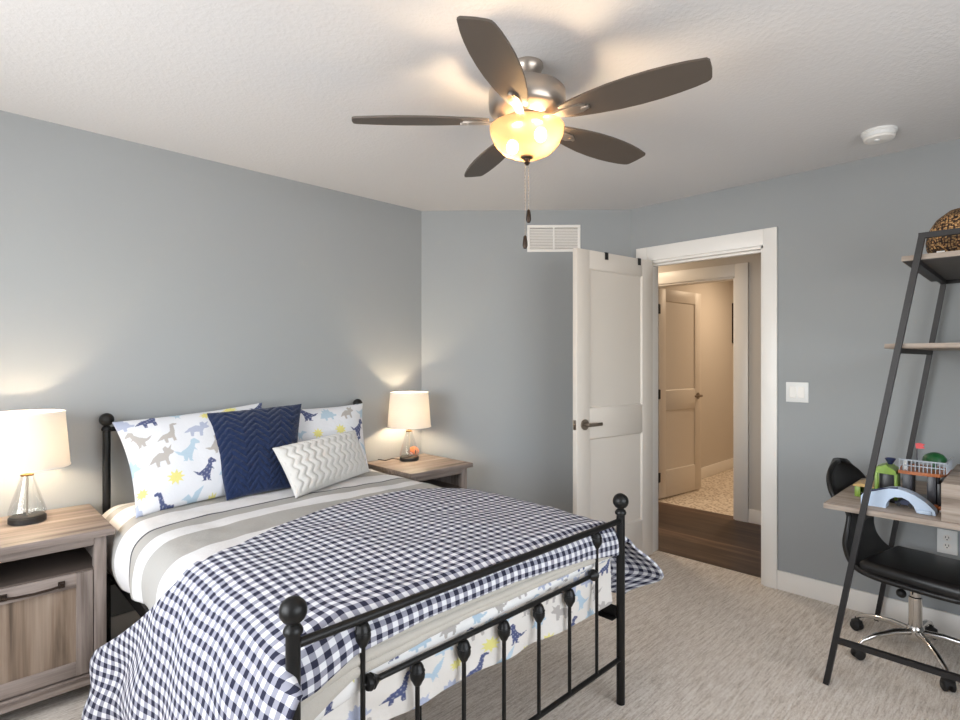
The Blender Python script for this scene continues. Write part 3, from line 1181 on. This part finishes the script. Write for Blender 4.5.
# ================================================================== TABLE LAMPS
def table_lamp(x, y):
    z = NZ + .0005
    o = thing('table_lamp', 'lit table lamp nearest the left edge, clear glass base and white drum shade', 'lamp', (x, y, z), 'matching bedside lamps')
    g = G(); g.lathe([(.060, 0), (.064, .003), (.064, .022), (.058, .028), (.0, .028)], (x, y, z), 40); g.build('lamp_base', M_BLACKP, o)
    g = G()
    g.lathe([(.058, .029), (.063, .036), (.0635, .046), (.060, .060), (.0475, .103), (.034, .150), (.024, .184), (.022, .194)], (x, y, z), 40, cap=False)
    g.build('glass_body', M_GLASS, o)
    g = G(); g.lathe([(.010, .192), (.022, .192), (.023, .199), (.012, .203), (.010, .215), (.010, .228), (.006, .232)], (x, y, z), 24); g.build('neck_ring', M_BRASS, o)
    g = G(); g.tube([(x, y, z + .028), (x, y, z + .194)], .0035, 8); g.build('centre_rod', M_NICKEL, o)
    g = G(); g.lathe([(.0075, .226), (.013, .232), (.013, .27), (.008, .275)], (x, y, z), 16); g.build('bulb_socket', M_BRASS, o)
    g = G()
    g.lathe([(.146, .226), (.128, .458), (.1265, .458), (.1445, .226), (.146, .226)], (x, y, z), 64, cap=False)
    sh = g.build('lamp_shade', M_SHADE, o)
    for hz, rr in ((.2285, .1465), (.4555, .1285)):
        g = G(); V = []
        g.lathe([(rr - .002, hz - .003), (rr + .0008, hz - .003), (rr + .0008, hz + .003), (rr - .002, hz + .003), (rr - .002, hz - .003)], (x, y, z), 64, cap=False)
        g.build('shade_rim', M_TRIM, sh)
    g = G(); g.ball((x, y, z + .308), .030, 1.05); g.build('bulb', M_BULB, o)
    return o


lamp = table_lamp(.263, 2.978)
lamp2 = copy_tree(lamp)
lamp2.location = (2.271, 3.003, NZ + .0005)
lamp2['label'] = 'lit table lamp in the far corner by the angled wall, clear glass base'
g = G()
pts = [(2.226, 3.04, NZ + .006), (2.195, 3.045, NZ + .012), (2.165, 3.05, NZ + .018), (2.14, 3.06, NZ + .012), (2.13, 3.085, NZ + .005), (2.125, 3.12, NZ + .005), (2.12, 3.15, NZ + .004)]
g.tube(pts, .0035, 8)
tag(g.build('lamp_cord', M_BLACKP), 'short black cord curling from the corner lamp across the nightstand', 'cord')

# small orange ornament seen through the corner lamp's glass
bl_o = thing('round_ornament', 'small round orange ornament behind the glass of the corner lamp', 'ornament', (2.362, 3.072, NZ))
g = G(); g.ball((2.362, 3.072, NZ + .040), .037, .95); g.build('ornament_body', plain('orange_glaze', lin(226, 132, 84), .4, var=.12), bl_o)
g = G(); g.box((2.347, 3.035, NZ + .026), (2.355, 3.044, NZ + .056), .002); g.build('dark_mark', M_BRONZE, bl_o)

# glass dome at the very left edge
dm = thing('glass_dome', 'clear glass dome on a black base at the far left edge of nightstand', 'dome', (.092, 2.93, NZ))
g = G(); g.lathe([(.05, 0), (.052, .004), (.052, .024), (.046, .028), (0, .028)], (.092, 2.93, NZ + .0005), 32); g.build('dome_base', M_BLACKP, dm)
g = G(); g.lathe([(.044, .028), (.048, .06), (.046, .10), (.034, .135), (.016, .152), (.0001, .155)], (.092, 2.93, NZ), 32, cap=False); g.build('dome_glass', M_GLASS, dm)

# ================================================================== CEILING FAN
FX, FY, FZ = 1.5405, 1.3265, 2.232
fan = thing('ceiling_fan', 'five-bladed ceiling fan with brushed nickel housing and lit glass bowl', 'ceiling fan', (FX, FY, CEIL))
F0 = (FX, FY, 0)
g = G(); g.lathe([(.058, CEIL - .0005), (.060, CEIL - .012), (.050, CEIL - .030), (.040, CEIL - .042), (.042, CEIL - .088)], F0, 40); g.build('canopy', M_NICKEL, fan)
g = G()
g.lathe([(.040, 2.356), (.100, 2.352), (.132, 2.344), (.140, 2.335), (.1415, 2.300), (.139, 2.272), (.128, 2.258), (.098, 2.248), (.088, 2.240), (.05, 2.240)], F0, 56)
g.build('motor_housing', M_NICKEL, fan)
g = G(); g.lathe([(.05, 2.242), (.074, 2.240), (.078, 2.230), (.072, 2.216), (.062, 2.210), (.0, 2.208)], F0, 48); g.build('light_fitter', M_NICKEL, fan)
bprof = [(.020, 2.098), (.060, 2.106), (.094, 2.123), (.118, 2.149), (.132, 2.182), (.137, 2.208)]
g = G(); g.lathe(bprof + [(.134, 2.208), (.129, 2.183), (.115, 2.152), (.092, 2.127), (.058, 2.110), (.020, 2.102)], F0, 56, cap=False)
g.build('light_bowl', M_BOWL, fan)
g = G(); g.lathe([(.0, 2.110), (.026, 2.106), (.024, 2.100), (.012, 2.094), (.009, 2.086), (.011, 2.080), (.006, 2.072), (.0, 2.070)], F0, 24); g.build('bowl_finial', M_BRONZE, fan)
for off in ((-.011, .062, 2.152), (.010, -.056, 2.170)):
    g = G(); g.ball((FX + off[0], FY + off[1], off[2]), .021, 1.2); g.build('bulb', M_FANBULB, fan)


def fan_blade(ang):
    M = Matrix.Translation((FX, FY, FZ)) @ Matrix.Rotation(ang, 4, 'Z') @ Matrix.Translation((0, 0, .0)) @ Matrix.Rotation(math.radians(-12), 4, 'X')
    # outline: narrow root, widest past the middle, slanted rounded tip
    rs = [.140, .160, .20, .26, .33, .40, .47, .53, .58, .615]
    up = [.030, .038, .047, .058, .067, .071, .070, .065, .058, .050]
    dn = [-.030, -.038, -.047, -.058, -.067, -.071, -.071, -.067, -.061, -.054]
    poly = list(zip(rs, up)) + [(.628, .044), (.634, .034), (.641, .0), (.643, -.040), (.636, -.050)] + list(zip(rs, dn))[::-1]
    g = G()
    g.prism(poly, lambda a, b, d: M @ Vector((a, b, d)), -.003, .004)
    b = g.build('fan_blade', M_BLADE, fan)
    k = G()
    k.prism([(.070, -.016), (.120, -.013), (.165, -.020), (.215, -.020), (.235, -.010), (.235, .010), (.215, .020), (.165, .020), (.120, .013), (.070, .016)],
            lambda a, bb, d: M @ Vector((a, bb, d)), -.010, -.003)
    k.box((.215, -.006, -.014), (.245, .006, -.003), .002, M=M)
    k.build('blade_bracket', M_NICKEL, b)


for i in range(5):
    fan_blade(math.radians(136.57 + 72 * i))


def pull_chain(x, y, z0, z1):
    g = G()
    n = int((z0 - z1) / .012)
    g.tube([(x, y, z0), (x, y, z1)], .0010, 6)
    for k in range(n): g.ball((x, y, z0 - .012 * k), .0022, 1, 8)
    c = g.build('pull_chain', M_NICKEL, fan)
    f = G(); f.lathe([(.002, .004), (.006, 0), (.0085, -.018), (.0095, -.034), (.006, -.044), (.0, -.046)], (x, y, z1), 14)
    f.build('pull_fob', M_BRONZE, c)


pull_chain(FX + .003, FY - .005, 2.075, 1.905)
pull_chain(FX - .006, FY + .004, 2.075, 1.810)

# ================================================================== CEILING AND WALL FITTINGS
g = G()
sd = thing('smoke_detector', 'round white smoke detector on the ceiling', 'smoke detector', (3.178, .545, CEIL))
g = G(); g.lathe([(.072, CEIL - .0005), (.072, CEIL - .010), (.066, CEIL - .014), (.064, CEIL - .030)], (3.178, .545, 0), 40); g.build('detector_base', M_WHITE, sd)
g = G(); g.lathe([(.063, CEIL - .031), (.060, CEIL - .040), (.048, CEIL - .044), (.0, CEIL - .045)], (3.178, .545, 0), 40); g.build('detector_cover', M_TRIM, sd)
g = G(); g.lathe([(.012, CEIL - .044), (.011, CEIL - .049), (.0, CEIL - .050)], (3.160, .55, 0), 16); g.build('test_button', M_WHITE, sd)

# return-air vent on the angled wall: local frame u along the wall
e45 = Vector((C2[0] - C1[0], C2[1] - C1[1], 0)).normalized()
n45 = Vector((-e45.y * -1, e45.x * -1, 0)); n45 = Vector((e45.y, -e45.x, 0))
if n45.x + n45.y > 0: n45 = -n45
vo = Vector((3.045, 2.605, 2.137))
vo = Vector((C1[0], C1[1], 0)) + e45 * ((Vector((3.045, 2.622, 0)) - Vector((C1[0], C1[1], 0))).dot(e45)) + Vector((0, 0, 2.137))
MV = Matrix((( e45.x, n45.x, 0, vo.x), (e45.y, n45.y, 0, vo.y), (0, 0, 1, vo.z), (0, 0, 0, 1)))
vent = thing('air_vent', 'white louvred air vent high on the angled wall', 'vent', vo)
VW, VH = .383, .194
g = G()
g.box((0, .0005, 0), (VW, .010, .020), .002, M=MV); g.box((0, .0005, VH - .020), (VW, .010, VH), .002, M=MV)
g.box((0, .0005, .02), (.020, .010, VH - .02), .002, M=MV); g.box((VW - .020, .0005, .02), (VW, .010, VH - .02), .002, M=MV)
g.box((VW / 2 - .006, .001, .02), (VW / 2 + .006, .009, VH - .02), .001, M=MV)
g.build('vent_frame', M_TRIM, vent)
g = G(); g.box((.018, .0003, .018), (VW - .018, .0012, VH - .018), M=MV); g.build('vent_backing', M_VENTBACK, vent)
g = G()
for k in range(13):
    z = .026 + k * .0112
    g.prism([(.0015, z), (.0075, z + .0065), (.0080, z + .0055), (.0020, z - .001)], lambda a, b, d: MV @ Vector((d, a, b)), .018, VW - .018)
g.build('louvre_slats', M_TRIM, vent)


def wall_plate(name, label, cat, y, z, w, h):
    o = thing(name, label, cat, (XR, y, z))
    g = G(); g.box((XR - .006, y - w / 2, z - h / 2), (XR - .0003, y + w / 2, z + h / 2), .003); g.build('cover_plate', M_WHITE, o)
    return o


sw = wall_plate('light_switch', 'white two-gang rocker light switch on the wall right of the doorway', 'light switch', 1.000, 1.170, .118, .116)
for s in (-1, 1):
    g = G()
    y = 1.000 + s * .023
    g.box((XR - .0085, y - .0165, 1.137), (XR - .005, y + .0165, 1.203), .002)
    g.prism([(-.0085, -.031), (-.0115, -.03), (-.0085, .031)], lambda a, b, d: Vector((XR + a, d, 1.17 + b)), y - .0145, y + .0145)
    g.build('rocker', M_TRIM, sw)
ol = wall_plate('wall_outlet', 'white electrical outlet low on the wall under the desk', 'outlet', .333, .460, .078, .118)
for s in (-1, 1):
    g = G(); z = .460 + s * .0195
    g.lathe([(.0, -.0015), (.0165, -.0015), (.0165, .0015), (.0, .0015)], (XR - .007, .333, z), 24, M=Matrix.Rotation(PI / 2, 4, 'Y'))
    r = g.build('receptacle', M_TRIM, ol)
    g = G()
    for t in (-1, 1): g.box((XR - .0095, .333 + t * .006 - .0012, z - .001), (XR - .0083, .333 + t * .006 + .0012, z + .008))
    g.lathe([(.0, -.0006), (.0026, -.0006), (.0026, .0006), (.0, .0006)], (XR - .009, .333, z - .008), 10, M=Matrix.Rotation(PI / 2, 4, 'Y'))
    g.build('outlet_slots', M_SLOT, r)

# over-door hooks
dd = Vector((DFX - DHX, DFY - DHY, 0)).normalized()
dn = Vector((-dd.y, dd.x, 0))
MD = Matrix(((dd.x, dn.x, 0, DHX), (dd.y, dn.y, 0, DHY), (0, 0, 1, 0), (0, 0, 0, 1)))
for q, lab in ((.485, 'small black over-door hook nearer the free edge of the open door'), (.150, 'small black over-door hook nearer the hinge side of the open door')):
    g = G()
    g.box((q - .016, -.0215, 2.0425), (q + .016, .0215, 2.0445), M=MD)
    for s in (-1, 1):
        g.box((q - .016, s * .0200 - .0012, 1.998 if s == 1 else 2.010), (q + .016, s * .0200 + .0012, 2.0445), .0005, M=MD)
    tag(g.build('over_door_hook', M_BLACKP), lab, 'hook', 'over-door hooks')

# framed picture on the bathroom wall (seen edge-on)
pf = thing('wall_picture', 'dark framed picture on the bathroom wall seen edge-on through both doorways', 'picture', (7.2, 2.74, 1.82))
g = G()
for a0, a1, z0, z1 in ((7.11, 7.61, 1.57, 1.60), (7.11, 7.61, 2.04, 2.07), (7.11, 7.14, 1.57, 2.07), (7.58, 7.61, 1.57, 2.07)):
    g.box((a0, 2.708, z0), (a1, 2.7395, z1), .002)
g.build('picture_frame', M_BRONZE, pf)
g = G(); g.box((7.13, 2.726, 1.59), (7.59, 2.739, 2.05)); g.build('picture_sheet', M_TRIM, pf)

# ================================================================== LADDER DESK
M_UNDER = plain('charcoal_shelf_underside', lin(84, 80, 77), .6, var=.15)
DC = 0.05                                              # mid line of the desk along the wall
desk = thing('ladder_desk', 'ladder desk with charcoal metal legs and grey oak shelves against the right wall', 'desk', (3.2, DC, 0))
mir = lambda y, s: y if s > 0 else 2 * DC - y
frontleg = lambda z, s: Vector((2.655 + .022 * z, mir(.638 - .170 * z, s), z))
rearleg = lambda z, s: Vector((3.490, mir(.610 - .156 * z, s), z))
for s in (1, -1):
    g = G(); g.tube([frontleg(0, s), frontleg(1.834, s)], .0105, square=True); g.build('front_leg', M_DESKMETAL, desk)
    g = G(); g.tube([rearleg(0, s), rearleg(1.745, s)], .0105, square=True); g.build('rear_leg', M_DESKMETAL, desk)
    for z, nm in ((1.735, 'upper_shelf_bracket'), (1.393, 'lower_shelf_bracket'), (.717, 'desktop_bracket')):
        g = G(); g.tube([frontleg(z, s), rearleg(z, s)], .010, square=True); g.build(nm, M_DESKMETAL, desk)
g = G(); g.tube([frontleg(1.834, 1) + Vector((0, .0105, 0)), frontleg(1.834, -1) - Vector((0, .0105, 0))], .0105, square=True); g.build('top_bar', M_DESKMETAL, desk)
g = G(); g.tube([frontleg(.195, 1), frontleg(.195, -1)], .0105, square=True); g.build('foot_bar', M_DESKMETAL, desk)
for z in (1.735, .717):
    g = G(); g.tube([rearleg(z, 1), rearleg(z, -1)], .009, square=True); g.build('back_rail', M_DESKMETAL, desk)
g = G(); g.box((2.706, mir(.392, -1), 1.745), (3.505, .392, 1.765), .001); us = g.build('upper_shelf', M_OAKY, desk)
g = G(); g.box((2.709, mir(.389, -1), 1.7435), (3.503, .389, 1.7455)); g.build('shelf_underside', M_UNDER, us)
g = G(); g.box((2.699, mir(.446, -1), 1.403), (3.505, .446, 1.422), .001); g.build('lower_shelf', M_OAKY, desk)
TOP = .750
g = G(); g.box((2.683, mir(.655, -1), TOP - .022), (3.515, .655, TOP), .001); g.build('desktop', M_OAKY, desk)
g = G()
g.box((2.700, mir(.271, -1), TOP + .0005), (3.25, .271, TOP + .143), .002)
g.build('drawer_box', M_OAKY, desk)

# patterned round basket on the top shelf
def basket_mat():
    t = NT('brown_black_woven_pattern')
    t.b.inputs['Roughness'].default_value = .8
    v = t.coords('Object', (1, 1, 1))
    vo_ = t.new('ShaderNodeTexVoronoi', feature='F1', distance='CHEBYCHEV'); vo_.inputs['Scale'].default_value = 105; vo_.inputs['Randomness'].default_value = .6
    t.link(v, vo_.inputs['Vector'])
    c1 = t.ramp(vo_.outputs['Distance'], [(.20, lin(196, 158, 106)), (.33, lin(140, 92, 52)), (.42, lin(34, 26, 20))], 'CONSTANT')
    n = t.noise(v, 16, 2)
    c2 = t.mix(t.ramp(n, [(.45, (0, 0, 0, 1)), (.55, (1, 1, 1, 1))]), c1, t.mix(.55, c1, lin(26, 20, 16)))
    t.base(c2)
    t.bump(vo_.outputs['Distance'], .6, .006)
    return t.m


bk = thing('woven_basket', 'brown and black patterned round basket on the top shelf of the desk', 'basket', (3.00, .205, 1.765))
g = G()
g.lathe([(.0, .001), (.105, .001), (.130, .022), (.144, .055), (.147, .085), (.138, .130), (.112, .175), (.07, .208), (.0, .222)], (3.00, .205, 1.765), 40, M=Matrix.Diagonal((.8, 1, 1, 1)))
g.build('basket_body', basket_mat(), bk)
g = G(); g.box((2.905, .280, 1.768), (2.909, .306, 1.800), .0005); g.build('white_tag', M_WHITE, bk)

# ================================================================== TOYS ON THE DESK
TZ = .7105
P_ = lambda n, c, r=.35: plain(n, c, r, var=.05)
M_TBLUE, M_TLIME, M_TGREEN = P_('pale_blue_plastic', lin(188, 204, 224)), P_('lime_plastic', lin(128, 158, 62)), P_('leaf_green_plastic', lin(28, 84, 44))
M_TORANGE, M_TGREY, M_TRED = P_('orange_brown_plastic', lin(168, 96, 52)), P_('dark_grey_plastic', lin(78, 78, 84)), P_('red_plastic', lin(206, 66, 70))
M_TNAVY, M_TTAN, M_TDK = P_('navy_plastic', lin(44, 52, 86)), P_('tan_plastic', lin(196, 160, 96)), P_('charcoal_plastic', lin(48, 46, 48))
M_TCLEAR = glass_mat('clear_plastic', (.9, .92, .94, 1), .5)
# arched ramp (front)
ar = thing('toy_bridge', 'pale blue arched toy bridge at the front of the desk', 'toy', (2.98, .43, TZ))
outer = [(.572, 0), (.572, .040), (.560, .056), (.525, .066), (.500, .076), (.470, .088), (.440, .090), (.410, .084), (.380, .072), (.350, .052), (.330, .034), (.315, .018), (.312, 0)]
inner = [(.375, 0), (.385, .026), (.402, .046), (.425, .056), (.450, .054), (.470, .040), (.480, .018), (.482, 0)]
g = G(); g.prism(outer + inner, lambda a, b, d: Vector((d, a, TZ + b)), 2.955, 3.020)
g.build('bridge_arch', M_TBLUE, ar, sharp=.5)
g = G(); g.box((2.945, .325, TZ + .0), (3.03, .372, TZ + .016), .005); g.build('bridge_foot', M_TBLUE, ar)
g = G(); g.tube([(2.962, .56, TZ + .058), (2.962, .5, TZ + .080), (2.962, .44, TZ + .093)], .004, 8); g.build('bridge_rail', M_TNAVY, ar)
# main playset
pl = thing('toy_playset', 'multicoloured toy playset with orange deck, railings and lime frame on the desk', 'toy', (3.2, .40, TZ))
g = G(); g.box((3.07, .315, TZ), (3.32, .50, TZ + .012), .003); g.build('playset_base', M_TDK, pl)
for (x, y, r) in ((3.11, .43, .018), (3.11, .345, .016), (3.27, .44, .016), (3.27, .35, .016)):
    g = G(); g.box((x - r, y - r, TZ + .012), (x + r, y + r, TZ + .138), .004); g.build('playset_pillar', M_TGREY, pl)
g = G(); g.box((3.08, .312, TZ + .012), (3.30, .325, TZ + .11), .002); g.build('playset_back_panel', M_TDK, pl)
g = G(); g.prism([(3.075, .46), (3.065, .40), (3.075, .315), (3.13, .29), (3.25, .29), (3.31, .34), (3.31, .44), (3.25, .47)], lambda a, b, d: Vector((a, b, TZ + d)), .138, .152)
g.build('playset_deck', M_TORANGE, pl)
g = G()
for k in range(12):
    y = .30 + k * .014
    g.box((3.078, y, TZ + .152), (3.081, y + .003, TZ + .20))
g.box((3.077, .298, TZ + .197), (3.082, .458, TZ + .203)); g.box((3.077, .298, TZ + .174), (3.082, .458, TZ + .178))
for k in range(10):
    x = 3.09 + k * .022
    g.box((x, .293, TZ + .152), (x + .003, .296, TZ + .20))
g.box((3.08, .292, TZ + .197), (3.30, .297, TZ + .203))
g.build('playset_railing', P_('smoky_clear_plastic', lin(158, 164, 172)), pl)
g = G(); g.tube([(3.14, .400, TZ + .152), (3.14, .400, TZ + .262)], .003, 10); fp = g.build('flag_pole', M_TGREY, pl)
g = G(); g.prism([(.404, .248), (.407, .270), (.390, .273), (.372, .268), (.380, .260), (.372, .251), (.388, .248)], lambda a, b, d: Vector((d, a, TZ + b)), 3.137, 3.143)
g.build('red_flag', M_TRED, fp)
g = G(); g.lathe([(.046, .190), (.042, .206), (.030, .220), (.014, .228), (.0, .230)], (3.20, .345, TZ), 20); g.build('green_canopy', M_TGREEN, pl)
g = G(); g.box((3.19, .338, TZ + .15), (3.21, .352, TZ + .20), .002); g.build('canopy_post', M_TGREEN, pl)
# lime frame with a navy hopper
lf = thing('toy_tower', 'lime green toy tower with a navy scoop left of the playset', 'toy', (3.14, .50, TZ))
for (x, y) in ((3.085, .462), (3.085, .535), (3.185, .467), (3.185, .540)):
    g = G(); g.box((x - .006, y - .006, TZ), (x + .006, y + .006, TZ + .130), .002); g.build('tower_post', M_TLIME, lf)
g = G(); g.prism([(.462, .126), (.462, .142), (.50, .168), (.538, .152), (.542, .128)], lambda a, b, d: Vector((d, a, TZ + b)), 3.078, 3.192); g.build('tower_roof', M_TLIME, lf)
g = G(); g.lathe([(.008, .166), (.014, .178), (.022, .192), (.020, .194), (.011, .182), (.0, .180)], (3.13, .49, TZ), 16); g.build('scoop', M_TNAVY, lf)
g = G(); g.box((3.12, .475, TZ + .01), (3.125, .53, TZ + .12), .001); g.build('tower_screen', M_TDK, lf)
# low garage
lg = thing('toy_garage', 'low green toy garage with a tan roof at the left end of toys', 'toy', (3.16, .585, TZ))
g = G(); g.box((3.10, .548, TZ), (3.108, .570, TZ + .05), .002); g.box((3.10, .595, TZ), (3.108, .615, TZ + .05), .002); g.box((3.20, .548, TZ), (3.208, .615, TZ + .05), .002); g.box((3.10, .612, TZ), (3.208, .618, TZ + .05), .002); g.build('garage_wall', M_TLIME, lg)
g = G(); g.prism([(.540, .050), (.540, .056), (.560, .066), (.60, .064), (.622, .056), (.622, .050)], lambda a, b, d: Vector((d, a, TZ + b)), 3.092, 3.216); g.build('garage_roof', M_TTAN, lg)
# small figures
fg = thing('toy_figure', 'small orange and white toy figure lying by the drawer box', 'toy', (2.99, .335, TZ + .02))
g = G(); g.ball((3.055, .330, TZ + .014), .013, 1); g.ball((3.050, .312, TZ + .012), .011, 1); g.build('figure_body', M_TORANGE, fg)
g = G(); g.box((3.035, .300, TZ), (3.065, .3165, TZ + .008), .003); g.build('figure_feet', M_WHITE, fg)
fg2 = thing('toy_figure', 'small white toy figure standing on the orange deck', 'toy', (3.12, .425, TZ + .152))
g = G(); g.lathe([(.0, 0), (.009, 0), (.011, .012), (.008, .026), (.005, .03)], (3.115, .437, TZ + .1525), 14); g.ball((3.115, .437, TZ + .1905), .009); g.build('figure_body', M_WHITE, fg2)
g = G(); g.box((3.106, .424, TZ + .165), (3.116, .428, TZ + .18), .002); g.build('figure_arm', M_TNAVY, fg2)
tc = thing('toy_car', 'tiny dark toy car parked under the blue bridge', 'toy', (3.05, .43, TZ))
g = G(); g.prism([(.395, .008), (.395, .018), (.408, .020), (.416, .030), (.438, .030), (.446, .020), (.462, .018), (.462, .008)], lambda a, b, d: Vector((d, a, TZ + b)), 3.035, 3.062); g.build('car_body', M_TNAVY, tc)
for y in (.408, .448):
    for x in (3.036, 3.061):
        g = G(); g.lathe([(.0, -.003), (.0085, -.003), (.0085, .003), (.0, .003)], (x, y, TZ + .0086), 14, M=Matrix.Rotation(PI / 2, 4, 'Y')); g.build('wheel', M_BLACKP, tc)

for t_ in (ar, pl, lf, lg, fg, fg2, tc):
    t_.scale = (.94, .94, .94)
    t_.location = (t_.location.x - .190, t_.location.y - .026, TOP + .0005 + (t_.location.z - TZ) * .94)

# ================================================================== DESK CHAIR
CX, CY = 3.185, .410
ch = thing('desk_chair', 'black armless swivel chair with chrome star base tucked under the desk', 'chair', (CX, CY, 0))
# side path (y offset towards the back, z) and half width
path = [(-.240, .372), (-.215, .367), (-.17, .366), (-.10, .366), (0, .367), (.08, .370), (.145, .385), (.192, .420), (.224, .475), (.240, .54),
        (.252, .61), (.276, .68), (.308, .74), (.332, .80), (.340, .850)]
half = [.180, .200, .206, .210, .212, .212, .206, .188, .160, .130, .116, .140, .178, .190, .190]
pv, Lp = cross_path(path)
ks = np.linspace(0, 1, len(half))


def shell_fn(a, b):
    # arc-length position of the control rows is close to even; use it directly
    y, z = pv(b)
    d = [0]
    for i in range(len(path) - 1): d.append(d[-1] + math.hypot(path[i + 1][0] - path[i][0], path[i + 1][1] - path[i][1]))
    w = interp(b * d[-1], d, half)
    if b > .82: w = .190 * math.sqrt(max(0.004, 1 - ((b - .82) / .1802) ** 2))
    u = 2 * a - 1
    curl = u * u
    seat = smooth(.55, .35, b)
    zz = z + .012 * curl * seat
    yy = y - .030 * curl * smooth(.55, .75, b)
    p = Matrix.Rotation(math.radians(-12), 4, 'Z') @ Vector((u * w, yy, zz))
    return (CX + p.x, CY + p.y, p.z)


sh = grid('seat_shell', shell_fn, 41, 160, M_LEATHER, ch, thick=.022, off=0)
g = G(); g.box((-.205, -.245, .374), (.205, .155, .440), .030, seg=5, M=Matrix.Translation((CX, CY, 0)) @ Matrix.Rotation(math.radians(-12), 4, 'Z')); g.build('seat_cushion', M_LEATHER, ch)
g = G(); g.box((CX - .09, CY - .09, .338), (CX + .09, CY + .09, .356), .004); g.build('seat_plate', M_BLACKP, ch)
g = G(); g.lathe([(.026, .13), (.026, .275), (.020, .278), (.020, .340)], (CX, CY, 0), 28); g.build('gas_column', M_CHROME, ch)
g = G(); g.tube([(CX, CY, .335), (CX - .038, CY + .036, .328), (CX - .046, CY + .044, .310)], .006, 10); g.ball((CX - .048, CY + .045, .292), .020); g.build('height_lever', M_BLACKP, ch)
g = G(); g.lathe([(.0, .075), (.026, .080), (.034, .10), (.034, .135), (.027, .145)], (CX, CY, 0), 28); hub = g.build('base_hub', M_CHROME, ch)
a0 = math.atan2(.66 - CY, 3.295 - CX)
for i in range(5):
    a = a0 + i * 2 * PI / 5
    e = Vector((math.cos(a), math.sin(a), 0)); c = Vector((CX, CY, 0))
    g = G()
    g.tube([c + e * .02 + Vector((0, 0, .118)), c + e * .10 + Vector((0, 0, .118)), c + e * .19 + Vector((0, 0, .103)), c + e * .25 + Vector((0, 0, .082)), c + e * .268 + Vector((0, 0, .066))],
           [.015, .014, .012, .010, .008], 12)
    lg_ = g.build('base_leg', M_CHROME, ch)
    k = G()
    q = c + e * .270
    t = Vector((-e.y, e.x, 0))
    ax = Matrix(((t.x, e.x, 0, 0), (t.y, e.y, 0, 0), (0, 0, 1, 0), (0, 0, 0, 1)))
    RR = (ax @ Matrix.Rotation(PI / 2, 4, 'Y'))
    for s in (-1, 1):
        k.lathe([(.0, -.008), (.019, -.008), (.024, -.004), (.024, .004), (.019, .008), (.0, .008)], q + t * (.013 * s) + Vector((0, 0, .0245)), 20, M=RR)
    k.lathe([(.012, .028), (.026, .034), (.024, .048), (.010, .056), (.008, .068)], q, 18)
    k.build('caster', M_BLACKP, lg_)
